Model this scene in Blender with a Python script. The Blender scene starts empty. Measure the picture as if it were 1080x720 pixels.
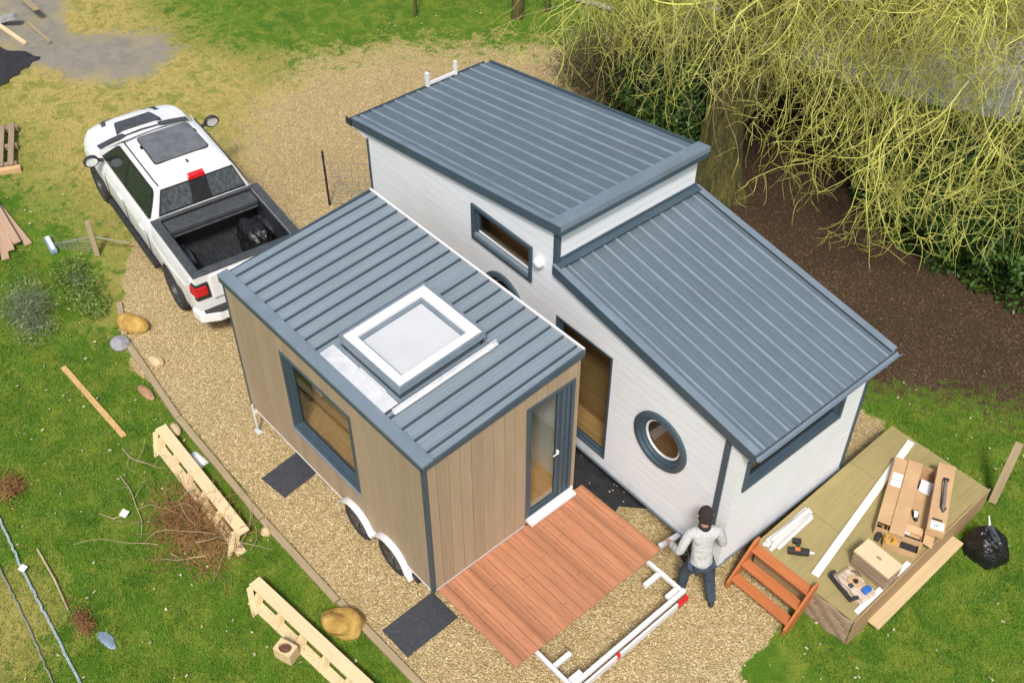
import bpy, math, random
import numpy as np
from mathutils import Vector, Matrix, Euler
from mathutils.geometry import tessellate_polygon
random.seed(7); RN = np.random.RandomState(11)
S = bpy.context.scene
C = S.collection
PI = math.pi
R = math.radians

# ------------------------------------------------------------------ materials
def lin(r, g, b):
    f = lambda c: (c/255/12.92) if c/255 <= .04045 else ((c/255+.055)/1.055)**2.4
    return (f(r), f(g), f(b))

class NT:
    def __init__(s, name):
        s.m = bpy.data.materials.new(name); s.m.use_nodes = True
        s.t = s.m.node_tree; s.b = s.t.nodes['Principled BSDF']
        s.tc = s.n('ShaderNodeTexCoord')
    def n(s, typ, **kw):
        o = s.t.nodes.new(typ)
        for k, v in kw.items(): setattr(o, k, v)
        return o
    def l(s, a, b): s.t.links.new(a, b)
    def inp(s, sock, v):
        if hasattr(v, 'is_linked') or isinstance(v, bpy.types.NodeSocket): s.l(v, sock)
        elif v is not None:
            if isinstance(v, (tuple, list)) and len(v) == 3 and sock.type == 'RGBA': v = (*v, 1)
            sock.default_value = v
    def math(s, op, a, b=None, c=None, clamp=False):
        o = s.n('ShaderNodeMath', operation=op, use_clamp=clamp)
        for i, v in enumerate((a, b, c)):
            if v is not None: s.inp(o.inputs[i], v)
        return o.outputs[0]
    def map(s, sc=(1, 1, 1), src='Object', rot=(0, 0, 0), loc=(0, 0, 0)):
        o = s.n('ShaderNodeMapping'); s.l(s.tc.outputs[src], o.inputs[0])
        o.inputs['Scale'].default_value = sc; o.inputs['Rotation'].default_value = rot; o.inputs['Location'].default_value = loc
        return o.outputs[0]
    def noise(s, vec, scale=5, detail=4, rough=.55, dist=0):
        o = s.n('ShaderNodeTexNoise'); s.l(vec, o.inputs['Vector'])
        o.inputs['Scale'].default_value = scale; o.inputs['Detail'].default_value = detail
        o.inputs['Roughness'].default_value = rough; o.inputs['Distortion'].default_value = dist
        return o.outputs['Fac']
    def vor(s, vec, scale=5, feature='F1', out='Distance'):
        o = s.n('ShaderNodeTexVoronoi', feature=feature); s.l(vec, o.inputs['Vector']); o.inputs['Scale'].default_value = scale
        return o.outputs[out], o
    def rng(s, v, a, b, c=0, d=1):
        o = s.n('ShaderNodeMapRange'); s.inp(o.inputs[0], v)
        for i, x in enumerate((a, b, c, d)): o.inputs[i+1].default_value = x
        return o.outputs[0]
    def mix(s, f, a, b, mode='MIX'):
        o = s.n('ShaderNodeMix', data_type='RGBA', blend_type=mode)
        s.inp(o.inputs['Factor'], f); s.inp(o.inputs['A'], a); s.inp(o.inputs['B'], b)
        return o.outputs['Result']
    def ramp(s, f, stops):
        o = s.n('ShaderNodeValToRGB'); s.l(f, o.inputs[0]); e = o.color_ramp.elements
        while len(e) < len(stops): e.new(.5)
        for x, (p, c) in zip(e, stops): x.position = p; x.color = (*c, 1)
        return o.outputs[0]
    def bump(s, h, strength=.3, dist=.01):
        o = s.n('ShaderNodeBump'); s.l(h, o.inputs['Height']); o.inputs['Strength'].default_value = strength; o.inputs['Distance'].default_value = dist
        s.l(o.outputs[0], s.b.inputs['Normal'])
    def fin(s, col, rough=.6, metal=0, spec=None):
        s.inp(s.b.inputs['Base Color'], col); s.inp(s.b.inputs['Roughness'], rough); s.b.inputs['Metallic'].default_value = metal
        if spec is not None: s.b.inputs['Specular IOR Level'].default_value = spec
        return s.m

def sc(c, k): return tuple(min(1, x*k) for x in c)

def plain(name, col, rough=.6, metal=0, var=.12, vs=6, stretch=(1, 1, 1), bump=.15, bs=60, bd=.004, spec=None, coat=0, col2=None):
    t = NT(name); v = t.map(stretch)
    n = t.noise(v, vs, 5, .6)
    f = t.rng(n, .3, .7)
    c = t.mix(f, sc(col, 1-var), col2 if col2 else sc(col, 1+var))
    if bump:
        t.bump(t.noise(v, bs, 3), bump, bd)
    r = t.rng(t.noise(v, vs*2.3, 3), .3, .7, max(.02, rough-.08), min(1, rough+.08))
    if coat: t.b.inputs['Coat Weight'].default_value = coat; t.b.inputs['Coat Roughness'].default_value = .05
    return t.fin(c, r, metal, spec)

def wood(name, col, dark, axis=0, var=.25, board=None, baxis=1, rough=.75, stain=None):
    """grain runs along 'axis'; board = board width for per-board tone along baxis"""
    t = NT(name); st = [22, 22, 22]; st[axis] = 1.1
    v = t.map(tuple(st)); g = t.noise(v, 1.6, 6, .65, .6)
    fac = t.rng(g, .3, .72)
    c = t.mix(fac, dark, col)
    big = t.noise(t.map((1, 1, 1)), 2.2, 4)
    c = t.mix(t.rng(big, .35, .7, 0, .45), c, sc(dark, 1.25))
    if board:
        sp = t.n('ShaderNodeSeparateXYZ'); t.l(t.tc.outputs['Object'], sp.inputs[0])
        s = sp.outputs[baxis] if baxis < 3 else t.math('ADD', sp.outputs[0], sp.outputs[1])
        k = t.math('FLOOR', t.math('DIVIDE', s, board))
        wn = t.n('ShaderNodeTexWhiteNoise', noise_dimensions='1D'); t.l(k, wn.inputs['W'])
        f = t.rng(wn.outputs[0], 0, 1, 1-var*.5, 1+var*.5)
        cm = t.n('ShaderNodeVectorMath', operation='SCALE'); t.l(c, cm.inputs[0]); t.l(f, cm.inputs['Scale']); c = cm.outputs[0]
    if stain:
        sn = t.noise(t.map((2.2, 3.2, 2)), 3.3, 5, .7, 1.2)
        c = t.mix(t.rng(sn, .6, .72, 0, .75), c, stain)
    t.bump(g, .35, .004)
    return t.fin(c, rough)

GRASS_A = (.045, .125, .008); GRASS_B = (.13, .24, .016); DRY = (.33, .245, .085)
def ground_mat():
    t = NT('ground_cover'); v = t.tc.outputs['Object']
    def att(n):
        a = t.n('ShaderNodeAttribute', attribute_name=n); return a.outputs['Fac']
    n1 = t.noise(v, .9, 5, .6); n2 = t.noise(v, 7, 5, .65); n3 = t.noise(v, 55, 3, .6); n4 = t.noise(v, 2.6, 5, .7, .5)
    # lawn
    g = t.mix(t.rng(n3, .3, .7), sc(GRASS_A, .75), GRASS_B)
    g = t.mix(t.rng(n2, .52, .68, 0, .4), g, (.17, .23, .025)); g = t.mix(t.rng(n1, .40, .62, 0, .55), g, (.04, .11, .008)); g = t.mix(t.rng(n4, .44, .62, 0, .8), g, t.mix(t.rng(n3, .35, .65), (.11, .165, .012), (.25, .28, .04)))
    # dead straw grass
    d = t.mix(t.rng(n3, .3, .7), (.33, .25, .075), (.58, .45, .165))
    d = t.mix(t.rng(n2, .46, .62, 0, .55), d, (.22, .23, .03)); d = t.mix(t.rng(n4, .48, .60, 0, .75), d, t.mix(t.rng(n3, .3, .7), (.10, .15, .015), (.24, .27, .035)))
    f = t.math('ADD', att('dry'), t.math('MULTIPLY', t.math('SUBTRACT', t.math('ADD', n4, n2), 1.0), 1.5))
    f = t.rng(f, .25, .8); col = t.mix(f, g, d)
    # bare soil / compacted grey
    s = t.mix(t.rng(n4, .3, .7), (.20, .185, .15), (.29, .265, .215)); s = t.mix(t.rng(n1, .5, .7, 0, .6), s, (.40, .32, .15))
    f = t.math('ADD', att('bare'), t.math('MULTIPLY', t.math('SUBTRACT', n4, .5), 1.6)); col = t.mix(t.rng(f, .30, .80), col, s)
    # mulch
    vd, vo = t.vor(v, 75, 'F1'); wn = vo.outputs['Color']
    sp = t.n('ShaderNodeSeparateColor'); t.l(wn, sp.inputs[0])
    m = t.ramp(sp.outputs[0], [(0, (.04, .024, .013)), (.5, (.06, .036, .02)), (.86, (.085, .052, .03)), (.97, (.16, .10, .06)), (1, (.30, .22, .15))])
    m = t.mix(t.rng(n1, .35, .7, 0, .45), m, (.035, .024, .012))
    f = t.math('ADD', att('mulch'), t.math('MULTIPLY', t.math('SUBTRACT', t.math('ADD', n4, n2), 1.0), 1.1)); col = t.mix(t.rng(f, .3, .7), col, m)
    # gravel
    vg, vgo = t.vor(v, 44, 'F1'); sp2 = t.n('ShaderNodeSeparateColor'); t.l(vgo.outputs['Color'], sp2.inputs[0])
    gr = t.ramp(sp2.outputs[0], [(0, (.38, .265, .115)), (.3, (.51, .375, .175)), (.62, (.60, .455, .225)), (.88, (.70, .555, .30)), (1, (.80, .69, .45))])
    gr = t.mix(t.rng(n2, .35, .75, 0, .35), gr, (.30, .195, .08))
    gr = t.mix(t.rng(n1, .38, .65, 0, .30), gr, (.42, .31, .14)); edge = t.rng(vg, .3, .65, 1, .7)
    gm = t.n('ShaderNodeVectorMath', operation='SCALE'); t.l(gr, gm.inputs[0]); t.l(edge, gm.inputs['Scale'])
    f = t.math('ADD', att('gravel'), t.math('MULTIPLY', t.math('SUBTRACT', t.math('ADD', n4, n2), 1.0), .9)); fg = t.rng(f, .35, .65)
    col = t.mix(fg, col, gm.outputs[0])
    h = t.mix(fg, t.math('MULTIPLY', n3, 1.0), t.rng(vg, 0, .7, 1, 0))
    t.bump(h, .9, .02)
    return t.fin(col, .95, 0, .2)

def cladding_white():
    t = NT('white_cladding'); v = t.tc.outputs['Object']
    sp = t.n('ShaderNodeSeparateXYZ'); t.l(v, sp.inputs[0])
    k = t.math('DIVIDE', sp.outputs[2], .145); fr = t.math('FRACT', k)
    dist = t.math('ABSOLUTE', t.math('SUBTRACT', fr, .5))
    gv = t.rng(dist, .462, .49, 1, 0)
    st = t.noise(t.map((1.2, 1.2, 34)), 1.5, 6, .7, .4)
    wn = t.n('ShaderNodeTexWhiteNoise', noise_dimensions='1D'); t.l(t.math('FLOOR', k), wn.inputs['W'])
    big = t.noise(v, 1.1, 3)
    c = t.mix(t.rng(st, .4, .75), (.80, .825, .85), (.66, .68, .71))
    c = t.mix(t.rng(wn.outputs[0], 0, 1, 0, .12), c, (.62, .62, .64)); c = t.mix(t.rng(big, .45, .75, 0, .18), c, (.55, .55, .57))
    c = t.mix(t.rng(gv, 0, 1, .35, 0), c, (.42, .42, .44))
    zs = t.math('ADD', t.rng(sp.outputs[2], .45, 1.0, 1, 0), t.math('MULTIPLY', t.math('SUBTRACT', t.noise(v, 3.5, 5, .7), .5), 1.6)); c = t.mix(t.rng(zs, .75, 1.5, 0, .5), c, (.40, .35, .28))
    h = t.math('ADD', gv, t.math('MULTIPLY', st, .12))
    t.bump(h, .5, .008)
    return t.fin(c, .6)

def roof_mat(name, a, b, rough=.42, axis='X'):
    t = NT(name)
    st = (60, 1.4, 1.4) if axis == 'Y' else (1.4, 60, 1.4)
    s = t.noise(t.map(st), 1.2, 4, .7)
    big = t.noise(t.map((1, 1, 1)), 1.3, 4, .6)
    c = t.mix(t.rng(s, .32, .68), a, b)
    c = t.mix(t.rng(big, .4, .75, 0, .35), c, sc(a, .8))
    grime = t.noise(t.map((1, 1, 1)), 9, 6, .75)
    c = t.mix(t.rng(grime, .6, .78, 0, .3), c, sc(b, 1.5))
    t.bump(s, .2, .003)
    r = t.rng(big, .3, .7, rough-.06, rough+.14)
    return t.fin(c, r, .15)

M = {}
M['ground'] = ground_mat()
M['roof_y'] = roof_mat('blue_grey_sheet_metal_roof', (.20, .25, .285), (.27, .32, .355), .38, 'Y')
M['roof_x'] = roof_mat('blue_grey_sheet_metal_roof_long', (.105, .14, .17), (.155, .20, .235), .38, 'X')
M['seam'] = plain('seam_with_painted_shade', (.07, .095, .12), .4, .15, .12, 3, bump=.05)  # shaded rib sides put into the colour, darker than the roof sheet
M['rib'] = plain('roof_rib_with_painted_light', (.26, .315, .36), .36, .15, .14, 3, bump=.05)  # lit rib tops put into the colour, paler than the sheet
M['trim'] = plain('slate_blue_trim', (.055, .085, .11), .45, .1, .12, 3, bump=.05)
M['flash'] = plain('grey_blue_flashing', (.20, .25, .295), .42, .2, .12, 3, bump=.05)
M['white_clad'] = cladding_white()
M['tan_x'] = wood('tan_cladding', (.40, .30, .195), (.31, .23, .15), axis=2, var=.14, board=.172, baxis=3, rough=.7)
M['tan_core'] = plain('tan_backing', (.13, .09, .055), .9)
M['deck'] = wood('orange_cedar_decking', (.50, .225, .115), (.33, .135, .065), axis=0, var=.32, board=.128, baxis=1, stain=(.13, .06, .035))
M['joist'] = wood('rough_softwood_joist', (.30, .22, .13), (.19, .13, .07), axis=0)
M['pine'] = wood('pale_sawn_pine', (.72, .59, .37), (.60, .45, .25), axis=0, var=.1)
M['pinez'] = wood('pale_sawn_pine_upright', (.68, .54, .32), (.54, .39, .20), axis=2, var=.1)
M['treated'] = wood('treated_green_plywood', (.36, .30, .13), (.27, .215, .085), axis=1, var=.12, board=1.1, baxis=1, stain=(.22, .18, .08))
M['ply_edge'] = wood('weathered_ply_edge', (.40, .30, .20), (.22, .15, .095), axis=0, var=.2)
M['brown_board'] = wood('brown_side_board', (.42, .28, .15), (.30, .19, .095), axis=1, var=.2)
M['stair'] = wood('orange_stained_timber', (.50, .17, .05), (.36, .105, .03), axis=0, var=.2)
M['oldwood'] = wood('weathered_grey_timber', (.42, .335, .20), (.27, .205, .115), axis=0, var=.2)
M['white'] = plain('white_painted_metal', (.68, .68, .68), .45, 0, .07, 4, bump=.03)
M['whitewood'] = plain('white_primed_board', (.74, .72, .66), .6, 0, .08, 9, (1, 6, 6), bump=.1)
M['galv'] = plain('silver_flashing_foil', (.70, .71, .72), .35, .25, .16, 4, bump=.12, bs=7, bd=.006)
M['glass'] = None
def glassm(name, col, alpha_t, rough=.04):
    t = NT(name); gl = t.n('ShaderNodeBsdfGlossy'); tr = t.n('ShaderNodeBsdfTransparent'); mx = t.n('ShaderNodeMixShader'); fr = t.n('ShaderNodeFresnel')
    fr.inputs[0].default_value = 1.5; tr.inputs[0].default_value = (*col, 1); gl.inputs['Roughness'].default_value = rough
    gm = t.n('ShaderNodeNewGeometry'); f = t.math('MULTIPLY', t.math('ADD', fr.outputs[0], alpha_t, clamp=True), t.math('SUBTRACT', 1, gm.outputs['Backfacing']))
    t.l(f, mx.inputs[0]); t.l(tr.outputs[0], mx.inputs[1]); t.l(gl.outputs[0], mx.inputs[2])
    out = [n for n in t.t.nodes if n.type == 'OUTPUT_MATERIAL'][0]; t.l(mx.outputs[0], out.inputs[0])
    return t.m
M['glass'] = glassm('clear_window_glass', (.86, .88, .86), .02)
M['frost'] = plain('frosted_skylight_glass', (.66, .68, .69), .35, 0, .05, 2, bump=.02)
M['frost'].node_tree.nodes['Principled BSDF'].inputs['Transmission Weight'].default_value = .2
M['strip'] = plain('off_white_trim', (.60, .59, .57), .5, 0, .14, 9, (1, 8, 1), bump=.1)
M['tint'] = plain('tinted_car_glass', (.02, .024, .027), .08, 0, .5, 14, bump=0)
M['tint_grey'] = plain('grey_sunroof_glass', (.14, .145, .15), .12, 0, .25, 5, bump=0)
M['rearglass'] = plain('dusty_rear_glass', (.085, .10, .11), .2, 0, .5, 22, (1, 1, .4), bump=0)
M['carwhite'] = plain('white_car_paint', (.78, .78, .78), .32, 0, .012, 3, bump=0, coat=.25)
M['blackpl'] = plain('black_plastic', (.025, .026, .028), .5, 0, .3, 12, bump=.1)
M['darkgrey'] = plain('dark_grey_plastic', (.06, .065, .07), .45, 0, .3, 9, bump=.1)
M['liner'] = plain('black_bed_liner', (.03, .033, .037), .38, 0, .5, 6, (1, 5, 1), bump=.2)
M['bag'] = plain('black_polythene', (.012, .012, .013), .22, 0, .5, 8, bump=.9, bs=14, bd=.04)
M['tyre'] = plain('tyre_rubber', (.03, .03, .031), .8, 0, .3, 20, bump=.4, bs=50)
M['rim'] = plain('dark_alloy', (.20, .205, .21), .3, .8, .2, 8, bump=0)
M['red'] = plain('red_lamp_lens', (.55, .015, .02), .2, 0, .25, 25, bump=0)
M['rubber'] = plain('charcoal_rubber_mat', (.042, .046, .053), .75, 0, .25, 25, bump=.5, bs=90)
M['floor'] = wood('oak_floor', (.62, .38, .17), (.42, .24, .10), axis=0, var=.2, board=.14, baxis=1, rough=.4)
M['inner'] = plain('interior_wall_paint', (.66, .63, .56), .7, 0, .05)
M['inwood'] = wood('interior_ply_lining', (.50, .32, .14), (.31, .17, .065), axis=0, var=.3, board=.14, baxis=2)
M['steel'] = plain('black_chassis_steel', (.03, .032, .035), .6, .3, .3, 8)
M['card'] = plain('brown_cardboard', (.52, .33, .17), .8, 0, .1, 4, (1, 1, 1), bump=.12, bs=30)
M['cardin'] = plain('brown_cardboard_inside', (.36, .215, .105), .85, 0, .12, 6, bump=.1)
M['label'] = plain('white_paper_label', (.78, .78, .78), .6, 0, .04)
M['ink'] = plain('black_ink', (.03, .03, .03), .6)
M['blue'] = plain('blue_plastic', (.02, .14, .50), .4)
M['yellow'] = plain('yellow_cable', (.65, .38, .03), .45)
M['orange'] = plain('orange_plastic', (.62, .16, .03), .4)
M['boulder'] = plain('ochre_sandstone', (.38, .21, .035), .9, 0, .3, 5, bump=.9, bs=9, bd=.04, col2=(.56, .37, .10))
M['paleboulder'] = plain('pale_sandstone', (.56, .43, .24), .9, 0, .2, 9, bump=.5, bs=14, bd=.02)
M['greystone'] = plain('grey_stone', (.30, .30, .31), .85, 0, .3, 12, bump=.5, bs=18, bd=.02)
M['bark'] = plain('mossy_willow_bark', (.06, .048, .022), .95, 0, .35, 3, (5, 5, .4), bump=1, bs=9, bd=.12, col2=(.22, .20, .045))
M['twig'] = plain('yellow_willow_twigs', (.36, .35, .04), .7, 0, .4, 1.1, bump=0, col2=(.80, .79, .20))
M['twig2'] = plain('pale_bare_twigs', (.42, .34, .20), .8, 0, .3, 2, bump=0)
M['brush'] = plain('dead_brown_brushwood', (.30, .125, .045), .9, 0, .35, 3, bump=0, col2=(.46, .26, .10))
M['drytwig'] = plain('olive_scrub_twigs', (.20, .16, .075), .9, 0, .3, 2, bump=0)
M['heather'] = plain('grey_green_scrub', (.20, .24, .13), .9, 0, .3, 3, bump=0)
M['leaf'] = plain('dark_evergreen_leaves', (.022, .07, .010), .55, 0, .45, 3.5, bump=0, col2=(.075, .155, .02))
M['leaf2'] = plain('olive_bush_leaves', (.035, .055, .012), .6, 0, .4, 3, bump=0, col2=(.10, .125, .03))
M['blade'] = plain('grass_blades', (.05, .15, .008), .6, 0, .4, 2.2, bump=0, col2=(.20, .30, .03))
M['strawblade'] = plain('straw_blades', (.36, .28, .10), .75, 0, .35, 2.4, bump=0, col2=(.30, .30, .07))
M['chip'] = plain('bark_chips', (.06, .035, .02), .9, 0, .5, 9, bump=0, col2=(.20, .12, .065))
M['pebble'] = plain('loose_gravel', (.44, .32, .135), .9, 0, .3, 15, bump=0, col2=(.74, .61, .37))
M['knit'] = plain('pale_grey_marl_sweater', (.46, .46, .455), .95, 0, .14, 25, bump=.9, bs=16, bd=.03)
M['denim'] = plain('dark_blue_jeans', (.04, .06, .09), .9, 0, .4, 14, bump=.9, bs=14, bd=.03)
M['beanie'] = plain('dark_brown_wool_hat', (.03, .02, .022), .95, 0, .3, 50, bump=.6, bs=120)
M['skin'] = plain('skin', (.50, .27, .18), .55, 0, .05)
M['shoe'] = plain('black_boot', (.02, .02, .022), .6)
M['hair'] = plain('dark_hair', (.03, .02, .012), .7)
M['rope'] = plain('blue_white_rope', (.10, .24, .27), .8, 0, .6, 60, bump=.4, col2=(.55, .62, .62))
M['wire'] = plain('dull_wire', (.36, .36, .33), .5, .4)
M['tarp_and_shade'] = plain('groundsheet_and_gap_shade', (.022, .022, .026), .8, 0, .35, 6, bump=.5, bs=12, bd=.03)  # tarp colour, also used for the painted shade between the cabins
M['bluegrey'] = plain('faded_blue_plastic', (.20, .27, .33), .6, 0, .3, 8)

# ------------------------------------------------------------------ mesh helpers
class MB:
    def __init__(s): s.v = []; s.f = []; s.mi = []; s.cur = 0
    def add(s, vs, fs):
        o = len(s.v); s.v += [tuple(v) for v in vs]
        for f in fs: s.f.append([i+o for i in f]); s.mi.append(s.cur)
        return s
    def box(s, x0, x1, y0, y1, z0, z1):
        return s.add([(x0, y0, z0), (x1, y0, z0), (x1, y1, z0), (x0, y1, z0), (x0, y0, z1), (x1, y0, z1), (x1, y1, z1), (x0, y1, z1)],
                     [(0, 3, 2, 1), (4, 5, 6, 7), (0, 1, 5, 4), (1, 2, 6, 5), (2, 3, 7, 6), (3, 0, 4, 7)])
    def hexa(s, bot, top):
        return s.add(list(bot)+list(top), [(0, 3, 2, 1), (4, 5, 6, 7), (0, 1, 5, 4), (1, 2, 6, 5), (2, 3, 7, 6), (3, 0, 4, 7)])
    def beam(s, a, b, w, h, up=(0, 0, 1)):
        a = Vector(a); b = Vector(b); d = (b-a).normalized(); up = Vector(up)
        x = d.cross(up)
        if x.length < 1e-4: x = d.cross(Vector((1, 0, 0)))
        x.normalize(); u = x.cross(d); X = x*w/2; U = u*h/2
        return s.hexa([a-X-U, a+X-U, b+X-U, b-X-U], [a-X+U, a+X+U, b+X+U, b-X+U])
    def prism(s, outer, holes, to3, depth):
        """polygon with holes in 2D, mapped by to3(u, v, d), d from 0 to depth"""
        loops = [outer]+list(holes)
        tris = tessellate_polygon([[Vector((p[0], p[1], 0)) for p in L] for L in loops])
        flat = [p for L in loops for p in L]; n = len(flat)
        o = len(s.v); s.v += [tuple(to3(p[0], p[1], 0)) for p in flat]+[tuple(to3(p[0], p[1], depth)) for p in flat]
        for t in tris:
            s.f.append([o+i for i in t]); s.mi.append(s.cur); s.f.append([o+n+i for i in reversed(t)]); s.mi.append(s.cur)
        k = 0
        for L in loops:
            m = len(L)
            for i in range(m):
                a = o+k+i; b = o+k+(i+1) % m; s.f.append([a, b, b+n, a+n]); s.mi.append(s.cur)
            k += m
        return s
    def tube(s, pts, rad, n=6, cap=True):
        pts = [Vector(p) for p in pts]; m = len(pts)
        if not hasattr(rad, '__len__'): rad = [rad]*m
        o = len(s.v); ref = None
        for i, p in enumerate(pts):
            d = (pts[min(i+1, m-1)]-pts[max(i-1, 0)]).normalized()
            if ref is None: ref = d.orthogonal().normalized()
            ref = (ref-d*ref.dot(d)).normalized(); q = d.cross(ref)
            for k in range(n):
                a = 2*PI*k/n; s.v.append(tuple(p+(ref*math.cos(a)+q*math.sin(a))*rad[i]))
        for i in range(m-1):
            for k in range(n):
                a = o+i*n+k; b = o+i*n+(k+1) % n; s.f.append([a, b, b+n, a+n]); s.mi.append(s.cur)
        if cap:
            s.f.append([o+k for k in reversed(range(n))]); s.mi.append(s.cur)
            s.f.append([o+(m-1)*n+k for k in range(n)]); s.mi.append(s.cur)
        return s
    def ring(s, c, R1, prof, axis='y', n=32, arc=(0, 2*PI)):
        """revolve (r, t) profile about an axis through c; t runs along the axis"""
        o = len(s.v); full = abs(arc[1]-arc[0]-2*PI) < 1e-6; N = n if full else n+1; P = len(prof)
        for i in range(N):
            a = arc[0]+(arc[1]-arc[0])*i/n; ca, sa = math.cos(a), math.sin(a)
            for r, t in prof:
                r = r*R1
                if axis == 'y': s.v.append((c[0]+r*ca, c[1]+t, c[2]+r*sa))
                elif axis == 'z': s.v.append((c[0]+r*ca, c[1]+r*sa, c[2]+t))
                else: s.v.append((c[0]+t, c[1]+r*ca, c[2]+r*sa))
        for i in range(n):
            for j in range(P):
                a = o+i*P+j; b = o+i*P+(j+1) % P; c2 = o+((i+1) % N)*P+(j+1) % P; d = o+((i+1) % N)*P+j
                s.f.append([a, b, c2, d]); s.mi.append(s.cur)
        return s
    def build(s, name, mat, parent=None, smooth=False, bevel=0, seg=2, loc=None, rot=None):
        me = bpy.data.meshes.new(name); me.from_pydata(s.v, [], s.f)
        mats = mat if isinstance(mat, (list, tuple)) else [mat]
        for m in mats: me.materials.append(m)
        if len(mats) > 1: me.polygons.foreach_set('material_index', s.mi)
        import bmesh
        if len(s.f) < 60000:
            bm = bmesh.new(); bm.from_mesh(me); bmesh.ops.recalc_face_normals(bm, faces=bm.faces); bm.to_mesh(me); bm.free()
        if smooth: me.polygons.foreach_set('use_smooth', [True]*len(me.polygons))
        me.update()
        o = bpy.data.objects.new(name, me); C.objects.link(o)
        if parent: o.parent = parent
        if loc: o.location = loc
        if rot: o.rotation_euler = rot
        if bevel:
            b = o.modifiers.new('bevel', 'BEVEL'); b.width = bevel; b.segments = seg; b.limit_method = 'ANGLE'; b.angle_limit = R(40)
        if smooth and bevel == 0 and len(s.f) < 60000:
            try: me.set_sharp_from_angle(angle=R(50))
            except Exception: pass
        return o

def tag(o, label, cat, group=None, kind=None):
    if label: o['label'] = label
    if cat: o['category'] = cat
    if group: o['group'] = group
    if kind: o['kind'] = kind
    return o
def thing(name, label, cat, loc=(0, 0, 0), rotz=0, group=None):
    o = bpy.data.objects.new(name, None); C.objects.link(o); o.location = loc; o.rotation_euler = (0, 0, rotz); o.empty_display_size = .2
    return tag(o, label, cat, group)
def struct(o): o['kind'] = 'structure'; return o

# ------------------------------------------------------------------ ground sheets
def inside(P, poly):
    x, y = P[:, 0], P[:, 1]; r = np.zeros(len(P), bool); n = len(poly)
    for i in range(n):
        x1, y1 = poly[i]; x2, y2 = poly[(i+1) % n]
        c = ((y1 > y) != (y2 > y)) & (x < (x2-x1)*(y-y1)/(y2-y1+1e-12)+x1); r ^= c
    return r
def sdist(P, poly):
    d = np.full(len(P), 1e9); n = len(poly)
    for i in range(n):
        a = np.array(poly[i]); b = np.array(poly[(i+1) % n]); e = b-a; L = e@e
        t = np.clip(((P-a)@e)/L, 0, 1); d = np.minimum(d, np.hypot(*(P-a-t[:, None]*e).T))
    return np.where(inside(P, poly), d, -d)
def mask(P, poly, w): return np.clip(.5+sdist(P, poly)/(2*w), 0, 1)
_ph = RN.rand(8, 4)*6.28
def wob(P, k=1.0):
    s = 0
    for i, ph in enumerate(_ph):
        f = k*(1.1**i)*(1+i*.6); s = s+np.sin(P[:, 0]*f*math.cos(ph[0])+P[:, 1]*f*math.sin(ph[0])+ph[1])/(1+i*.7)
    return s*.35

EDGE_Y = -.80
GRAVEL = [(-8.8, .15), (-7.6, -.55), (-6.67, -.78), (-3, -.84), (0.6, -.82), (8, -.78), (8, 1.9), (3.25, 2.3), (3.05, 3.4), (2.9, 4.5), (2.2, 6.7), (2.0, 7.2), (0, 6.6), (-3, 7.8), (-6, 9.2), (-8.6, 11.6), (-9.9, 10.9), (-11.5, 8.6), (-12.3, 6.6), (-12.2, 4.9), (-10.6, 3.6), (-10.2, 1.6), (-9.7, .8)]
MULCH = [(-5.2, 8.2), (-1, 6.6), (1.1, 7.3), (2.3, 8.5), (4.2, 9.2), (6, 11), (3.5, 14), (-3, 13.5), (-6.5, 12.5)]
DRYP = [(-14.5, .2), (-10.2, .2), (-8.0, -.5), (-8, 4), (-8.8, 11.8), (-10, 11.2), (-11.8, 8.8), (-13.0, 6.3), (-15.5, 5.6), (-19, 6), (-24, 5), (-24, 0), (-17, .5)]
BARE = [(-17.4, 3.2), (-16.4, 4.9), (-15.2, 5.0), (-14.6, 3.6), (-15.4, 2.5), (-17, 2.0), (-19.5, 1.6), (-22, 3), (-22, 5), (-18.6, 3.6)]
SOILB = [(-3.6, -2.15), (-2.6, -1.9), (-2.0, -2.5), (-2.6, -1.0), (-3.9, -1.2), (-4.0, -1.9)]
def grid_attrs(P):
    w = wob(P, .9); w2 = wob(P, 3.1)
    g = np.clip(.5+(sdist(P, GRAVEL)+.0*w)/.9, 0, 1)
    far = np.clip((-P[:, 0]-7.6)/2.5, 0, 1)*np.clip((P[:, 1]-.8)/1.5, 0, 1)            # the gravel thins into rough grass beyond the pickup
    g = np.clip(.5+(sdist(P, GRAVEL)+far*.45*w+.10*w2)/(.16+far*4.6), 0, 1)
    m = np.clip(.5+(sdist(P, MULCH)+.25*w+.12*w2)/1.9, 0, 1)
    d = np.clip(.5+(sdist(P, DRYP)+.5*w+.2*w2)/2.4, 0, 1)
    d = np.maximum(d, np.clip(.5-(np.hypot(P[:, 0]+3.6, (P[:, 1]+4.6)*1.0)-1.0)/1.4, 0, .75))
    d = np.clip(d*.92, 0, 1)
    b = np.clip(.5+(sdist(P, BARE)+.25*w+.1*w2)/.8, 0, 1)
    g = np.where((P[:, 0] > 2.4) & (P[:, 1] > 3.5) & (g > .1), np.minimum(g, np.clip(.5-(P[:, 0]-2.75)/.3, 0, 1)), g)
    return g, m, d, b
fx = np.arange(-22, 7.01, .1); fy = np.arange(-6.5, 23.01, .1)
xs = np.concatenate([[-600, -200, -80, -45, -30, -25], fx, [9, 13, 25, 60, 200, 600]]); ys = np.concatenate([[-600, -200, -60, -25, -13, -8.5], fy, [26, 34, 50, 90, 200, 600]])
GX, GY = np.meshgrid(xs, ys); GP = np.stack([GX.ravel(), GY.ravel()], 1); ga, ma, da, ba = grid_attrs(GP)
nx, ny = len(xs), len(ys)
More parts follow.
